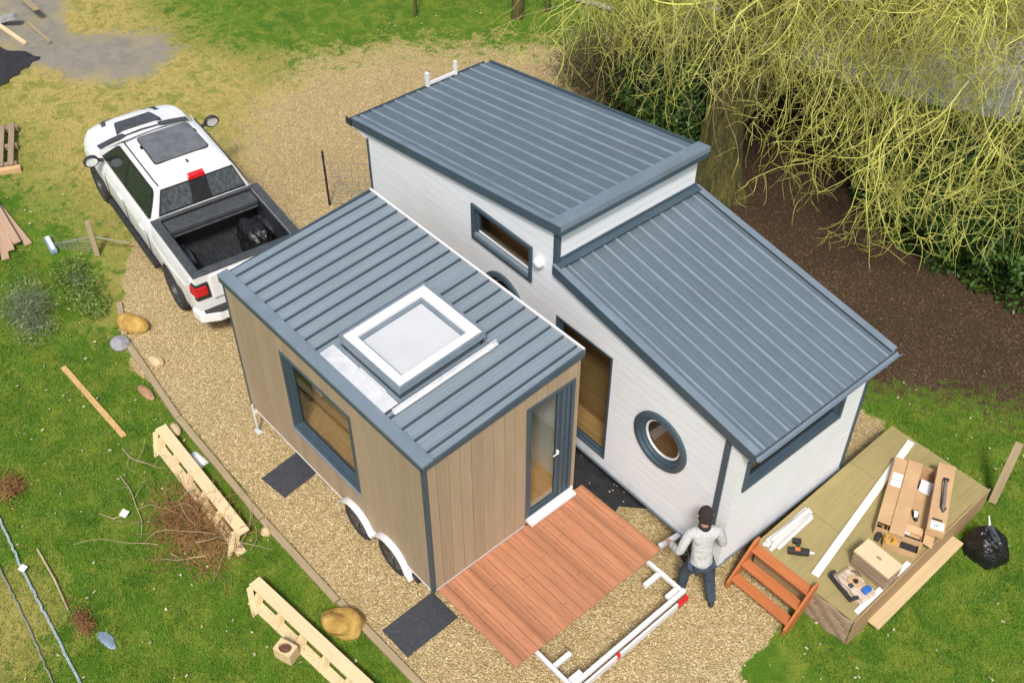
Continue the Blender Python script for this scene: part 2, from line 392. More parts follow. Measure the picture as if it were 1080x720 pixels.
ii, jj = np.meshgrid(np.arange(nx-1), np.arange(ny-1)); q0 = (jj*nx+ii).ravel(); quads = np.stack([q0, q0+1, q0+nx+1, q0+nx], 1)
qg = ga[quads].mean(1); qm = ma[quads].mean(1); kindq = np.where(qg >= .5, 1, np.where(qm >= .5, 2, 0))
def gmesh(name, k, mat):
    Q = quads[kindq == k]; used, inv = np.unique(Q, return_inverse=True); Q2 = inv.reshape(Q.shape)
    me = bpy.data.meshes.new(name); V = np.zeros((len(used), 3)); V[:, :2] = GP[used]
    me.vertices.add(len(used)); me.vertices.foreach_set('co', V.ravel()); me.loops.add(Q2.size); me.loops.foreach_set('vertex_index', Q2.ravel().astype(np.int32))
    me.polygons.add(len(Q2)); me.polygons.foreach_set('loop_start', np.arange(0, Q2.size, 4, dtype=np.int32)); me.polygons.foreach_set('loop_total', np.full(len(Q2), 4, np.int32))
    me.update(calc_edges=True); me.materials.append(mat)
    for n, a in (('gravel', ga), ('mulch', ma), ('dry', da), ('bare', ba)):
        at = me.attributes.new(n, 'FLOAT', 'POINT'); at.data.foreach_set('value', a[used].astype(np.float32))
    o = bpy.data.objects.new(name, me); C.objects.link(o); return struct(o)
gmesh('lawn', 0, M['ground']); gmesh('gravel_yard', 1, M['ground']); gmesh('bark_mulch_bed', 2, M['ground'])
# grey farm track seen through the tree
tr_ = MB(); rp = [(-14, 18.2), (-8.7, 15.2), (-6.2, 14.6), (-3.4, 15.2), (0, 16.6), (8, 19.5), (40, 34), (40, 44), (8, 27), (-2, 24), (-12, 24)]
tr_.prism(rp, [], lambda u, v, d: (u, v, .006-.3*d), 1)
struct(tr_.build('grey_track', plain('grey_track_surface', (.40, .40, .38), .9, 0, .2, 5, bump=.5, bs=40)))

def scatter_mesh(name, V, F, mat, label, cat):
    me = bpy.data.meshes.new(name); n = F.shape[1]
    me.vertices.add(len(V)); me.vertices.foreach_set('co', V.astype(np.float32).ravel()); me.loops.add(F.size); me.loops.foreach_set('vertex_index', F.ravel().astype(np.int32))
    me.polygons.add(len(F)); me.polygons.foreach_set('loop_start', np.arange(0, F.size, n, dtype=np.int32)); me.polygons.foreach_set('loop_total', np.full(len(F), n, np.int32))
    me.update(calc_edges=True); me.materials.append(mat); o = bpy.data.objects.new(name, me); C.objects.link(o)
    if label: tag(o, label, cat, kind='stuff')
    return o
def blades(P, h, w):
    n = len(P); a = RN.rand(n)*2*PI; t = RN.rand(n)*2*PI; L = h*(.5+RN.rand(n)); lean = L*(.3+.7*RN.rand(n))
    V = np.zeros((n, 3, 3)); dx, dy = np.cos(a)*w/2, np.sin(a)*w/2
    V[:, 0, 0] = P[:, 0]-dx; V[:, 0, 1] = P[:, 1]-dy; V[:, 1, 0] = P[:, 0]+dx; V[:, 1, 1] = P[:, 1]+dy
    V[:, 2, 0] = P[:, 0]+np.cos(t)*lean; V[:, 2, 1] = P[:, 1]+np.sin(t)*lean; V[:, 2, 2] = L
    return V.reshape(-1, 3), np.arange(3*n).reshape(-1, 3)
def sample(n, x0, x1, y0, y1): return np.stack([x0+RN.rand(n)*(x1-x0), y0+RN.rand(n)*(y1-y0)], 1)
def lawnpts(P, dryok=False):
    g, m, d, b = grid_attrs(P); r = RN.rand(len(P)); c = wob(P, 4)
    base = (g < .47) & (m < .25+.4*r) & (b < .5*r+.2)
    return (base & (d > .35+.3*r)) if dryok else (base & (d < .25+.5*r))
P = np.concatenate([sample(150000, -13, 3, -6.4, -.8), sample(75000, 1, 7, 3, 12), sample(60000, -20, -8, -3, 17), sample(9000, -13, -8, 11, 17)]); P = P[lawnpts(P)]
P = P[~((P[:, 0] > 2.25) & (P[:, 0] < 3.9) & (P[:, 1] > 3.5) & (P[:, 1] < 6.8))]
V, F = blades(P, .045, .012); scatter_mesh('grass', V, F, M['blade'], 'short green grass blades growing across the lawn', 'grass')
P = np.concatenate([sample(70000, -20, -7.5, -1.5, 13), sample(30000, -6, 1.5, -5.2, -1)]); P = P[lawnpts(P, True)]
V, F = blades(P, .04, .012); scatter_mesh('straw_grass', V, F, M['strawblade'], 'sparse straw-coloured dry grass around the pickup and lawn edge', 'grass')
def chips(P, s, z=.004, thick=False):
    n = len(P); a = RN.rand(n)*2*PI; L = s*(.5+RN.rand(n)); W = L*(.3+.5*RN.rand(n)); zz = z+RN.rand(n)*s*.5
    V = np.zeros((n, 4, 3))
    for k, (i, j) in enumerate(((-1, -1), (1, -1), (1, 1), (-1, 1))):
        V[:, k, 0] = P[:, 0]+i*L/2*np.cos(a)-j*W/2*np.sin(a); V[:, k, 1] = P[:, 1]+i*L/2*np.sin(a)+j*W/2*np.cos(a); V[:, k, 2] = zz+(RN.rand(n)-.4)*s*.5
    V[:, :, 2] = np.maximum(V[:, :, 2], .003)
    return V.reshape(-1, 3), np.arange(4*n).reshape(-1, 4)
P = sample(15000, -6, 4.5, 6.5, 14); P = P[grid_attrs(P)[1] > .55*RN.rand(len(P))+.25]
V, F = chips(P, .026); scatter_mesh('bark_chips', V, F, M['chip'], 'brown bark chippings strewn under the willow', 'bark chips')
P = np.concatenate([sample(52000, -8.6, 3.5, -.85, 4.5), sample(26000, -14, -4, 2, 12)]); P = P[grid_attrs(P)[0] > .42]; P = P[~((P[:, 0] > -2.7) & (P[:, 0] < .62) & (P[:, 1] > 2.3) & (P[:, 1] < 3.75) & (RN.rand(len(P)) > .04))]
n = len(P); s = .008+.011*RN.rand(n); O6 = np.array([(1, 0, 0), (-1, 0, 0), (0, 1, 0), (0, -1, 0), (0, 0, .7), (0, 0, -.7)], float)
V = np.zeros((n, 6, 3)); a = RN.rand(n)*6.28
V[:, :, 0] = P[:, 0][:, None]+s[:, None]*(O6[:, 0]*np.cos(a)[:, None]-O6[:, 1]*np.sin(a)[:, None]); V[:, :, 1] = P[:, 1][:, None]+s[:, None]*.75*(O6[:, 0]*np.sin(a)[:, None]+O6[:, 1]*np.cos(a)[:, None]); V[:, :, 2] = .003+s[:, None]*(O6[:, 2]+.35)
F8 = np.array([(0, 2, 4), (2, 1, 4), (1, 3, 4), (3, 0, 4)]); F = (np.arange(n)[:, None, None]*6+F8[None]).reshape(-1, 3)
scatter_mesh('loose_pebbles', V.reshape(-1, 3), F, M['pebble'], 'loose honey-coloured pebbles on the gravel yard', 'gravel')

P = sample(1700, -13, 6, -5, 11); P = P[lawnpts(P)]
V, F = chips(P, .035, .03); scatter_mesh('fallen_leaves', V, F, plain('pale_dead_leaf', (.42, .30, .15), .8, 0, .4, 8, bump=0, col2=(.62, .55, .38)), 'small pale dead leaves scattered over the lawn', 'fallen leaves')
# ------------------------------------------------------------------ roofs and openings shared by both cabins
def ribbed(mb, O, U, Vv, lu, lv, sp, rw=.055, rh=.036, first=.1, gw=.012, gd=.03):
    """sheet from corner O; ribs run along U (length lu), spaced along Vv (length lv)"""
    O = Vector(O); U = Vector(U).normalized(); Vv = Vector(Vv).normalized(); N = U.cross(Vv).normalized()
    if N.z < 0: N = -N
    prof = [(0, 0)]; x = first; ribspan = []
    while x+rw < lv-.02:
        prof += [(x-gw, 0), (x-gw+.001, -gd), (x-.001, -gd), (x, rh*.3), (x+.005, rh), (x+rw-.005, rh), (x+rw, rh*.3), (x+rw+.001, -gd), (x+rw+gw-.001, -gd), (x+rw+gw, 0)]
        ribspan.append((len(prof)-8, len(prof)-3))
        m = x+sp*.5+rw*.5
        if m < lv-.05: prof += [(m-.03, 0), (m-.024, .005), (m-.012, .005), (m-.006, 0), (m+.006, 0), (m+.012, .005), (m+.024, .005), (m+.03, 0)]
        x += sp
    prof.append((lv, 0)); n = len(prof)
    vs = []
    for k in (0, 1):
        for a, h in prof: vs.append(O+U*(lu*k)+Vv*a+N*h)
    fs = [(i, i+1, n+i+1, n+i) for i in range(n-1)]
    o = len(vs)
    for k in (0, 1):
        for a in (0, lv): vs.append(O+U*(lu*k)+Vv*a-N*.05)
    fs += [(o, o+1, o+3, o+2), (0, n, o+2, o), (n-1, 2*n-1, o+3, o+1)]
    fs.append([o]+[i for i in range(n)]+[o+1]); fs.append([o+2]+[n+i for i in range(n)]+[o+3])
    mb.add(vs, fs)
    nf = len(fs); base = len(mb.f)-nf
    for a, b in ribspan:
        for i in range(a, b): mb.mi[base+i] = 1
    return mb
def frame_ring(mb, to3, u0, u1, v0, v1, w, d0, d1):
    """rectangular frame; w = face width, from depth d0 to d1"""
    f = lambda u, v, d: to3(u, v, d0+(d1-d0)*d)
    return mb.prism([(u0, v0), (u1, v0), (u1, v1), (u0, v1)], [[(u0+w, v0+w), (u0+w, v1-w), (u1-w, v1-w), (u1-w, v0+w)]], f, 1)

# ------------------------------------------------------------------ tan cabin on wheels
L, Wd, ZB, H0, H1 = 4.29, 2.45, .47, 2.98, 3.15
tan = thing('tan_cabin', 'tan timber clad cabin on wheels with flat grey roof and open skylight', 'tiny house')
top = lambda y: H0-.05+(H1-H0)*y/Wd
side = lambda y0, s: (lambda u, v, d: (u, y0+s*d, v))
frontp = lambda x0, s: (lambda u, v, d: (x0+s*d, u, v))
WX0, WX1, WZ0, WZ1 = -3.0, -1.44, 1.09, 2.56
DY0, DY1, DZ0, DZ1 = 1.56, 2.37, .56, 2.74
mb = MB()
mb.prism([(-L, ZB), (0, ZB), (0, top(0)), (-L, top(0))], [[(WX0, WZ0), (WX0, WZ1), (WX1, WZ1), (WX1, WZ0)]], side(0, .07), 1)
mb.prism([(-L, ZB), (0, ZB), (0, top(Wd)), (-L, top(Wd))], [], side(Wd-.07, .07), 1)
mb.prism([(.07, ZB), (Wd-.07, ZB), (Wd-.07, top(Wd)), (.07, top(0))], [[(DY0, DZ0), (DY0, DZ1), (DY1, DZ1), (DY1, DZ0)]], frontp(-.07, .07), 1)
mb.prism([(.07, ZB), (Wd-.07, ZB), (Wd-.07, top(Wd)), (.07, top(0))], [], frontp(-L, .07), 1)
wall = mb.build('wall', M['tan_core'], tan)
def strips(a0, a1, w, z0, ztop, hole, mk):
    m = MB(); k = math.floor(a0/w)
    while k*w < a1:
        s0, s1 = max(a0, k*w+.003), min(a1, (k+1)*w-.003); k += 1
        if s1-s0 < .004: continue
        cuts = [s0]+[h for h in hole[:2] if s0 < h < s1]+[s1]
        for c0, c1 in zip(cuts[:-1], cuts[1:]):
            mid = (c0+c1)/2; zt = ztop(mid)
            segs = [(z0, hole[2]), (hole[3], zt)] if hole[0] < mid < hole[1] else [(z0, zt)]
            for q0, q1 in segs:
                if q1-q0 > .01: mk(m, c0, c1, q0, q1)
    return m
m = strips(-L, -.045, .172, ZB, lambda u: top(0)-.02, (WX0, WX1, WZ0, WZ1), lambda m, a, b, c, d: m.box(a, b, -.016, -.001, c, d)); m.build('cladding', M['tan_x'], wall, bevel=.002, seg=1)
m = strips(.04, Wd-.001, .172, ZB, lambda u: top(u)-.02, (DY0, DY1, DZ0, DZ1), lambda m, a, b, c, d: m.box(.001, .016, a, b, c, d)); m.build('cladding', M['tan_x'], wall, bevel=.002, seg=1)
# interior
mb = MB(); mb.box(-L+.075, -.075, .075, Wd-.075, ZB+.02, ZB+.07); mb.build('floor', M['floor'], tan)
mb = MB(); mb.box(-L+.08, -.08, Wd-.085, Wd-.075, ZB+.08, 2.9); mb.box(-L+.075, -L+.085, .08, Wd-.09, ZB+.08, 2.85); mb.build('inner_lining', M['inner'], tan)
mb = MB(); mb.box(-.9, -.84, .08, 1.35, ZB+.08, 2.5); mb.box(-2.2, -.95, 1.75, 2.35, ZB+.08, 1.05); mb.build('partition', M['inwood'], tan)
# roof
mb = MB(); sl = (H1-H0)/Wd
mb.prism([(-L-.03, -.03), (.03, -.03), (.03, Wd+.03), (-L-.03, Wd+.03)], [[(-1.98, .46), (-1.98, 1.6), (-.98, 1.6), (-.98, .46)]], lambda u, v, d: (u, v, H0-.045+sl*v-.02*d), 1)
roof = mb.build('roof', M['trim'], tan)
# sheet metal in three strips so that the skylight well stays open
mb = MB(); rise = Vector((0, 1, sl))
def sheet(x0, x1, y0, y1, first): ribbed(mb, (x0, y0, H0-.02+sl*y0), rise, (1, 0, 0), (y1-y0)*math.sqrt(1+sl*sl), x1-x0, .232, first=first, rw=.018, rh=.026, gw=.009, gd=.028)
sheet(-L-.02, -2.1, .1, Wd+.02, .14); sheet(-.86, .02, .1, Wd+.02, .06); sheet(-2.1, -.86, 1.7, Wd+.02, .13)
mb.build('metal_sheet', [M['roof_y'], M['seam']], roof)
mb = MB()
mb.hexa([(-L-.06, -.045, H0-.03), (.045, -.045, H0-.03), (.045, .12, H0-.015), (-L-.06, .12, H0-.015)], [(-L-.06, -.045, H0+.018), (.045, -.045, H0+.018), (.045, .12, H0+.03), (-L-.06, .12, H0+.03)])
mb.build('verge_flashing', M['flash'], roof, bevel=.006)
mb = MB()
mb.box(-L-.055, .04, -.043, -.018, H0-.11, H0-.032)
mb.hexa([(.018, -.043, H0-.11), (.043, -.043, H0-.11), (.043, Wd+.03, H1-.10), (.018, Wd+.03, H1-.10)], [(.018, -.043, H0-.032), (.043, -.043, H0-.032), (.043, Wd+.03, H1+.016), (.018, Wd+.03, H1+.016)])
mb.hexa([(-L-.055, -.015, H0-.11), (-L-.03, -.015, H0-.11), (-L-.03, Wd+.03, H1-.10), (-L-.055, Wd+.03, H1-.10)], [(-L-.055, -.015, H0-.032), (-L-.03, -.015, H0-.032), (-L-.03, Wd+.03, H1+.02), (-L-.055, Wd+.03, H1+.02)])
mb.build('fascia', M['trim'], roof, bevel=.003)
mb = MB(); mb.box(-L-.04, .03, Wd+.03, Wd+.045, H1-.06, H1+.03); mb.box(-L-.04, .03, Wd+.012, Wd+.03, H1+.018, H1+.031); mb.build('edge_capping', M['white'], roof)
for x, y, sx, sy in ((0, 0, 1, 1),):
    mb = MB(); mb.box(-.03, .024, -.024, .03, ZB-.03, H0-.1); mb.build('corner_trim', M['trim'], tan, bevel=.004)
mb = MB(); mb.box(-L-.02, -L+.03, -.022, .02, ZB-.02, H0-.1); mb.build('corner_trim', M['trim'], tan, bevel=.003)
mb = MB(); mb.box(-L, 0, -.02, -.003, ZB-.03, ZB-.002); mb.box(.003, .02, .03, DY0-.01, ZB-.03, ZB-.002); mb.build('base_trim', M['white'], tan)
# window
win = MB(); frame_ring(win, side(0, 1), WX0, WX1, WZ0, WZ1, .045, -.03, .06)
frame_ring(win, side(0, 1), WX0+.046, WX1-.046, WZ0+.046, WZ1-.046, .055, .0, .07)
frame_ring(win, side(0, 1), WX0+.102, WX1-.102, WZ0+.102, WZ1-.102, .035, .03, .08)
w = win.build('window', M['trim'], tan, bevel=.004)
mb = MB(); mb.box(WX0+.13, WX1-.13, .052, .06, WZ0+.13, WZ1-.13); mb.build('glass', M['glass'], w)
mb = MB(); mb.hexa([(WX0-.02, -.05, WZ0-.02), (WX1+.02, -.05, WZ0-.02), (WX1+.02, -.018, WZ0-.02), (WX0-.02, -.018, WZ0-.02)], [(WX0-.02, -.05, WZ0-.002), (WX1+.02, -.05, WZ0-.002), (WX1+.02, -.018, WZ0+.004), (WX0-.02, -.018, WZ0+.004)]); mb.build('sill', M['flash'], w)
# timber seen inside the window
mb = MB(); mb.box(-3.3, -1.15, .50, .53, ZB+.08, 2.5); mb.box(-3.3, -1.15, .12, .495, ZB+.08, 1.0); mb.build('bench', M['inwood'], tan)
# door
mb = MB(); frame_ring(mb, frontp(0, 1), DY0, DY1, DZ0, DZ1, .05, -.06, .03)
mb.box(-.05, .005, DY0+.585, DY1-.052, DZ0+.052, DZ1-.052)
for k in range(2): mb.box(.005, .02, DY0+.60+k*.08, DY0+.645+k*.08, DZ0+.06, DZ1-.06)
d = mb.build('door_frame', M['trim'], tan, bevel=.003)
mb = MB(); frame_ring(mb, frontp(0, 1), DY0+.055, DY0+.58, DZ0+.055, DZ1-.055, .045, -.04, .0); leaf = mb.build('door', M['trim'], d, bevel=.003)
mb = MB(); mb.box(-.024, -.018, DY0+.1, DY0+.535, DZ0+.1, DZ1-.1); mb.build('glass', M['glass'], d)
mb = MB(); mb.box(0, .035, DY0+.54, DY0+.565, 1.5, 1.56); mb.tube([(.035, DY0+.553, 1.53), (.035, DY0+.46, 1.53)], .009, 8); mb.build('handle', M['white'], d)
mb = MB(); mb.box(.018, .13, DY0+.02, DY1+.03, .50, .548); mb.box(.018, .05, DY0+.0, DY1+.04, .552, .60); mb.build('threshold', M['white'], tan, bevel=.004)
mb = MB(); mb.box(-.35, -.2, DY0+.1, DY0+.22, .545, .58); mb.build('wall_socket_box', M['white'], tan)
# skylight
sk = thing('skylight_tmp', None, None)
bpy.data.objects.remove(sk)
def skp(x, y, h): return (x, y, H0-.02+sl*y+h)
def skbox(mb, x0, x1, y0, y1, a, b): return mb.hexa([skp(x0, y0, a), skp(x1, y0, a), skp(x1, y1, a), skp(x0, y1, a)], [skp(x0, y0, b), skp(x1, y0, b), skp(x1, y1, b), skp(x0, y1, b)])
def skring(mb, x0, x1, y0, y1, w, a, b):
    return mb.prism([(x0, y0), (x1, y0), (x1, y1), (x0, y1)], [[(x0+w, y0+w), (x0+w, y1-w), (x1-w, y1-w), (x1-w, y0+w)]], lambda u, v, d: skp(u, v, a+(b-a)*d), 1)
mb = MB(); skring(mb, -2.02, -.92, .42, 1.64, .05, -.04, .13); skring(mb, -2.10, -.84, .34, 1.70, .02, .0, .10)
sky_ = mb.build('skylight', M['flash'], tan, bevel=.004)
mb = MB(); skring(mb, -2.075, -.865, .355, 1.685, .03, .16, .27); skring(mb, -2.05, -.89, .38, 1.66, .05, .125, .16); mb.build('outer_frame', M['flash'], sky_, bevel=.006)
mb = MB(); mb.prism([(-2.04, .39), (-.90, .39), (-.90, 1.65), (-2.04, 1.65)], [[(-1.91, .51), (-1.91, 1.51), (-1.02, 1.51), (-1.02, .51)]], lambda u, v, d: skp(u, v, .262-.05*d), 1); mb.build('inner_frame', M['white'], sky_, bevel=.006)
mb = MB(); skring(mb, -1.91, -1.02, .51, 1.51, .035, .16, .21); mb.build('glazing_bead', M['flash'], sky_)
mb = MB(); skbox(mb, -1.905, -1.025, .515, 1.505, .15, .165); mb.build('glass', M['frost'], sky_)
mb = MB(); mb.hexa([skp(-2.2, .125, .02), skp(-.88, .125, .02), skp(-.88, .335, .02), skp(-2.2, .335, .02)], [skp(-2.2, .125, .026), skp(-.88, .125, .026), skp(-.88, .335, .034), skp(-2.2, .335, .034)])
mb.build('apron_flashing', M['galv'], sky_)
mb = MB(); skbox(mb, -.838, -.76, .2, 1.8, .03, .038); skbox(mb, -.825, -.80, .2, 1.8, .04, .075); skbox(mb, -.80, -.74, 1.62, 1.72, .04, .07); skbox(mb, -1.62, -1.1, .30, .335, .036, .07); mb.build('side_flashing', M['galv'], sky_)
mb = MB(); skbox(mb, -.79, -.73, 1.63, 1.71, .072, .09); mb.build('clip', M['white'], sky_)
# running gear
mb = MB(); mb.box(-L+.2, 1.0, .38, .46, .28, .44); mb.box(-L+.2, 1.0, 2.0, 2.08, .28, .44)
for k in range(6): mb.box(-L+.25+k*.8, -L+.33+k*.8, .46, 2.0, .3, .42)
mb.build('chassis', M['steel'], tan)
def wheel(parent, x, y, z, r, w, mirror=1, mud=True, rimmat='rim'):
    mb = MB(); mb.ring((x, y, z), 1, [(r*.62, -w*.40), (r*.80, -w*.5), (r*.95, -w*.46), (r, -w*.3), (r, w*.3), (r*.95, w*.46), (r*.8, w*.5), (r*.62, w*.40)], 'y', 36)
    wh = mb.build('wheel', M['tyre'], parent, smooth=True)
    mb = MB(); mb.ring((x, y, z), 1, [(r*.625, -w*.42), (r*.625, w*.42), (r*.58, w*.42), (r*.58, -w*.42)], 'y', 36)
    mb.ring((x, y, z), 1, [(r*.2, -w*.34), (r*.2, w*.1), (.01, w*.1), (.01, -w*.36)], 'y', 20)
    for k in range(6):
        a = k*PI/3+.2; c_, s_ = math.cos(a), math.sin(a)
        for dd in (-.11, .11):
            mb.beam((x+c_*r*.12, y-w*.3, z+s_*r*.12), (x+math.cos(a+dd)*r*.6, y-w*.38, z+math.sin(a+dd)*r*.6), .025, .03, up=(0, 1, 0))
    mb.ring((x, y, z), 1, [(r*.58, w*.0), (r*.58, w*.05), (.02, w*.05), (.02, 0)], 'y', 24)
    mb.build('rim', M[rimmat], wh, smooth=False)
    return wh
for x in (-1.62, -.85): wheel(tan, x, .06, .31, .31, .20)
mb = MB()
for x in (-1.62, -.85):
    mb.ring((x, -.03, .31), 1, [(.36, -.075), (.375, -.075), (.375, .06), (.36, .06)], 'y', 16, arc=(R(15), R(165)))
mb.beam((-1.28, -.04, .42), (-1.19, -.04, .42), .13, .02)
mb.beam((-.51, -.045, .37), (-.40, -.045, .30), .10, .03); mb.build('mudguard', M['white'], tan, smooth=False)
mb = MB(); mb.box(-.42, -.3, -.03, .08, .30, .40); mb.build('side_lamp', M['blackpl'], tan)
mb = MB(); mb.tube([(-L+.12, -.06, .05), (-L+.12, -.06, .6)], .018, 8); mb.box(-L+.06, -L+.18, -.1, -.02, .0, .03); mb.box(-L+.05, -L+.15, -.05, -.02, .42, .47); mb.build('jack', M['galv'], tan)
# tow frame that sticks out past the fold-down deck
mb = MB()
zc = .35
mb.beam((1.0, .44, zc), (2.10, .44, zc), .05, .06); mb.beam((1.0, 2.42, zc), (2.10, 2.42, zc), .05, .06); mb.beam((2.08, .40, zc+.002), (2.08, 2.46, zc+.002), .055, .062)
mb.box(1.98, 2.05, .475, .66, zc-.03, zc+.03); mb.box(1.72, 1.78, .47, .74, zc-.028, zc+.034)
mb.box(1.97, 2.04, 2.2, 2.385, zc-.03, zc+.03); mb.box(1.66, 1.73, 2.12, 2.385, zc-.03, zc+.03)
fr_ = mb.build('rear_frame', M['white'], tan, bevel=.006)
mb = MB(); mb.box(2.12, 2.15, .45, 2.40, zc-.16, zc-.05); mb.build('reflector_board', M['white'], fr_, bevel=.004)
for y0, y1 in ((2.27, 2.46), (1.16, 1.22)):
    mb = MB(); mb.box(2.118, 2.165 if y0 > 2 else 2.154, y0, y1, zc-.14, zc-.045); mb.build('tail_light', M['red'], fr_, bevel=.006)

mb = MB(); mb.prism([(-2.6, 2.35), (.1, 2.40), (.5, 2.62), (.42, 3.0), (.75, 3.3), (.2, 3.7), (-2.4, 3.5)], [], lambda u, v, d: (u, v, .006+.004*d), 1); o = mb.build('gap_shade_sheet', M['tarp_and_shade']); tag(o, 'black sheeting on the ground in the gap between the tan and white cabins', 'ground sheet')  # black sheet added to stand for shade and dark items in the gap
# fold-down deck
dk = thing('fold_down_deck', 'orange brown timber deck platform in front of the tan cabin door', 'deck', (0, 0, 0))
mb = MB(); w = .128; y = .05; k = 0
zt = lambda x: .47+.05*x/1.52
while y < 2.60:
    y1 = min(y+w-.006, 2.635)
    cuts = [.03, 1.52] if k % 3 != 1 else [.03, .45+.35*random.random(), 1.52]
    j = random.uniform(-.006, .006)
    for a, b in zip(cuts[:-1], cuts[1:]):
        a2 = a+.002; b2 = b-.002+(j if b > 1.5 else 0)
        e = random.uniform(-.0015, .0015)
        mb.hexa([(a2, y, zt(a2)-.03), (b2, y, zt(b2)-.03), (b2, y1, zt(b2)-.03), (a2, y1, zt(a2)-.03)], [(a2, y, zt(a2)+e), (b2, y, zt(b2)+e), (b2, y1, zt(b2)+e), (a2, y1, zt(a2)+e)])
    y += w; k += 1
mb.build('deck_boards', M['deck'], dk, bevel=.003, seg=1)
mb = MB()
for x in (.1, .75, 1.42): mb.box(x-.02, x+.02, .14, 2.56, zt(x)-.09, zt(x)-.034)
mb.build('joists', M['joist'], dk)
for x, y in ((1.30, .44), (1.30, 2.35)):
    mb = MB(); mb.box(x-.03, x+.03, y-.03, y+.03, .39, zt(x)-.034); mb.build('bearer', M['joist'], dk)

# ------------------------------------------------------------------ white cabin
WA = -.026; WO = (2.10, 3.007, 0)
X1, XM, XB, W2 = .04, -3.22, -7.48, 2.56; zb = .45
wc = thing('white_cabin', 'white weatherboarded split level cabin on wheels with porthole window and two blue grey roofs', 'tiny house', WO, WA)
zlow = lambda x: 2.85-(.25-x)*(2.85-3.43)/(3.47)   # lower roof surface
zlow = lambda x: 2.85+(.25-x)*.58/3.47
zupp = lambda x: 4.10-(XM+.1-x)*.71/4.66
mb = MB()
prof = [(XB, zb), (X1, zb), (X1, zlow(X1)-.06), (XM, zlow(XM)-.06), (XM, zupp(XM)-.06), (XB, zupp(XB)-.06)]
circ = lambda cx, cz, r, n=40: [(cx+r*math.cos(-2*PI*k/n), cz+r*math.sin(-2*PI*k/n)) for k in range(n)]
TW = (-3.18, -2.10, .62, 2.60); SW = (-4.95, -3.68, 2.84, 3.44)
rect = lambda a: [(a[0], a[2]), (a[0], a[3]), (a[1], a[3]), (a[1], a[2])]
mb.prism(prof, [rect(TW), rect(SW), circ(-1.16, 1.83, .42), circ(-4.28, 2.12, .42)], side(0, .09), 1)
mb.prism(prof, [], side(W2-.09, .09), 1)
FW = (.16, 2.08, 1.84, 2.40)
mb.prism([(.09, zb), (W2-.09, zb), (W2-.09, zlow(X1)-.07), (.09, zlow(X1)-.07)], [rect(FW)], frontp(X1-.09, .09), 1)
mb.prism([(.09, zb), (W2-.09, zb), (W2-.09, zupp(XB)-.07), (.09, zupp(XB)-.07)], [], frontp(XB, .09), 1)
mb.prism([(.09, zlow(XM)-.2), (W2-.09, zlow(XM)-.2), (W2-.09, zupp(XM)-.06), (.09, zupp(XM)-.06)], [], frontp(XM-.09, .09), 1)
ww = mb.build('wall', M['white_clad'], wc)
mb = MB(); mb.box(XB+.1, X1-.1, .1, W2-.1, zb+.01, zb+.08); mb.build('floor', M['floor'], wc)
mb = MB(); mb.box(XB+.1, X1-.1, W2-.12, W2-.1, zb+.09, 2.7); mb.box(-3.6, -3.54, .60, W2-.13, zb+.09, 2.9); mb.box(-5.2, -1.9, .50, .55, zb+.09, 2.75); mb.box(-1.7, -.6, .42, .46, zb+.09, 2.5); mb.box(-6, -3.65, .3, 2.3, 2.45, 2.55); mb.build('inner_lining', M['inwood'], wc)
# lower roof
mb = MB(); sl1 = .58/3.47
ribbed(mb, (.25, -.04, zlow(.25)), (-1, 0, sl1), (0, 1, 0), 3.47*math.sqrt(1+sl1**2)-.02, W2+.08, .212, first=.14, rw=.028, rh=.024, gw=.008, gd=.022)
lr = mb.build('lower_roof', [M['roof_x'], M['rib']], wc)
def slopebox(mb, x0, x1, y0, y1, zf, a, b):
    return mb.hexa([(x0, y0, zf(x0)+a), (x1, y0, zf(x1)+a), (x1, y1, zf(x1)+a), (x0, y1, zf(x0)+a)], [(x0, y0, zf(x0)+b), (x1, y0, zf(x1)+b), (x1, y1, zf(x1)+b), (x0, y1, zf(x0)+b)])
mb = MB()
slopebox(mb, XM+.0, .24, -.075, -.042, zlow, -.11, .042); mb.build('verge_trim', M['trim'], lr, bevel=.003)
mb = MB(); slopebox(mb, XM+.0, .24, W2+.042, W2+.075, zlow, -.11, .042); mb.build('verge_trim', M['trim'], lr, bevel=.003)
mb = MB(); slopebox(mb, XM+.0, .25, -.073, .03, zlow, .044, .05); mb.build('verge_flashing', M['flash'], lr)
mb = MB(); slopebox(mb, XM+.0, .25, W2-.03, W2+.073, zlow, .044, .05); mb.build('verge_flashing', M['flash'], lr)
mb = MB(); slopebox(mb, XM+.002, XM+.12, -.03, W2+.03, zlow, .052, .066); mb.box(XM+.002, XM+.02, -.03, W2+.03, zlow(XM)+.05, zlow(XM)+.10); mb.build('abutment_flashing', M['trim'], lr)
mb = MB(); mb.box(.235, .26, -.07, W2+.07, zlow(.25)-.10, zlow(.25)-.052); mb.build('fascia', M['trim'], lr)
# gutter: half round with lip
mb = MB()
gp = [(.262+.036+.036*math.cos(a), zlow(.25)-.005+.036*math.sin(a)) for a in [PI+PI*k/8 for k in range(9)]]
gi = [(.262+.036+.030*math.cos(a), zlow(.25)-.002+.030*math.sin(a)) for a in [PI+PI*k/8 for k in range(9)]][::-1]
mb.prism(gp+gi, [], lambda u, v, d: (u, -.06+(W2+.13)*d, v), 1); mb.build('gutter', M['flash'], lr)
# soffit box
mb = MB(); mb.box(X1+.002, .233, -.03, W2+.03, zlow(.25)-.12, zlow(.25)-.09); mb.build('soffit', M['white'], lr)
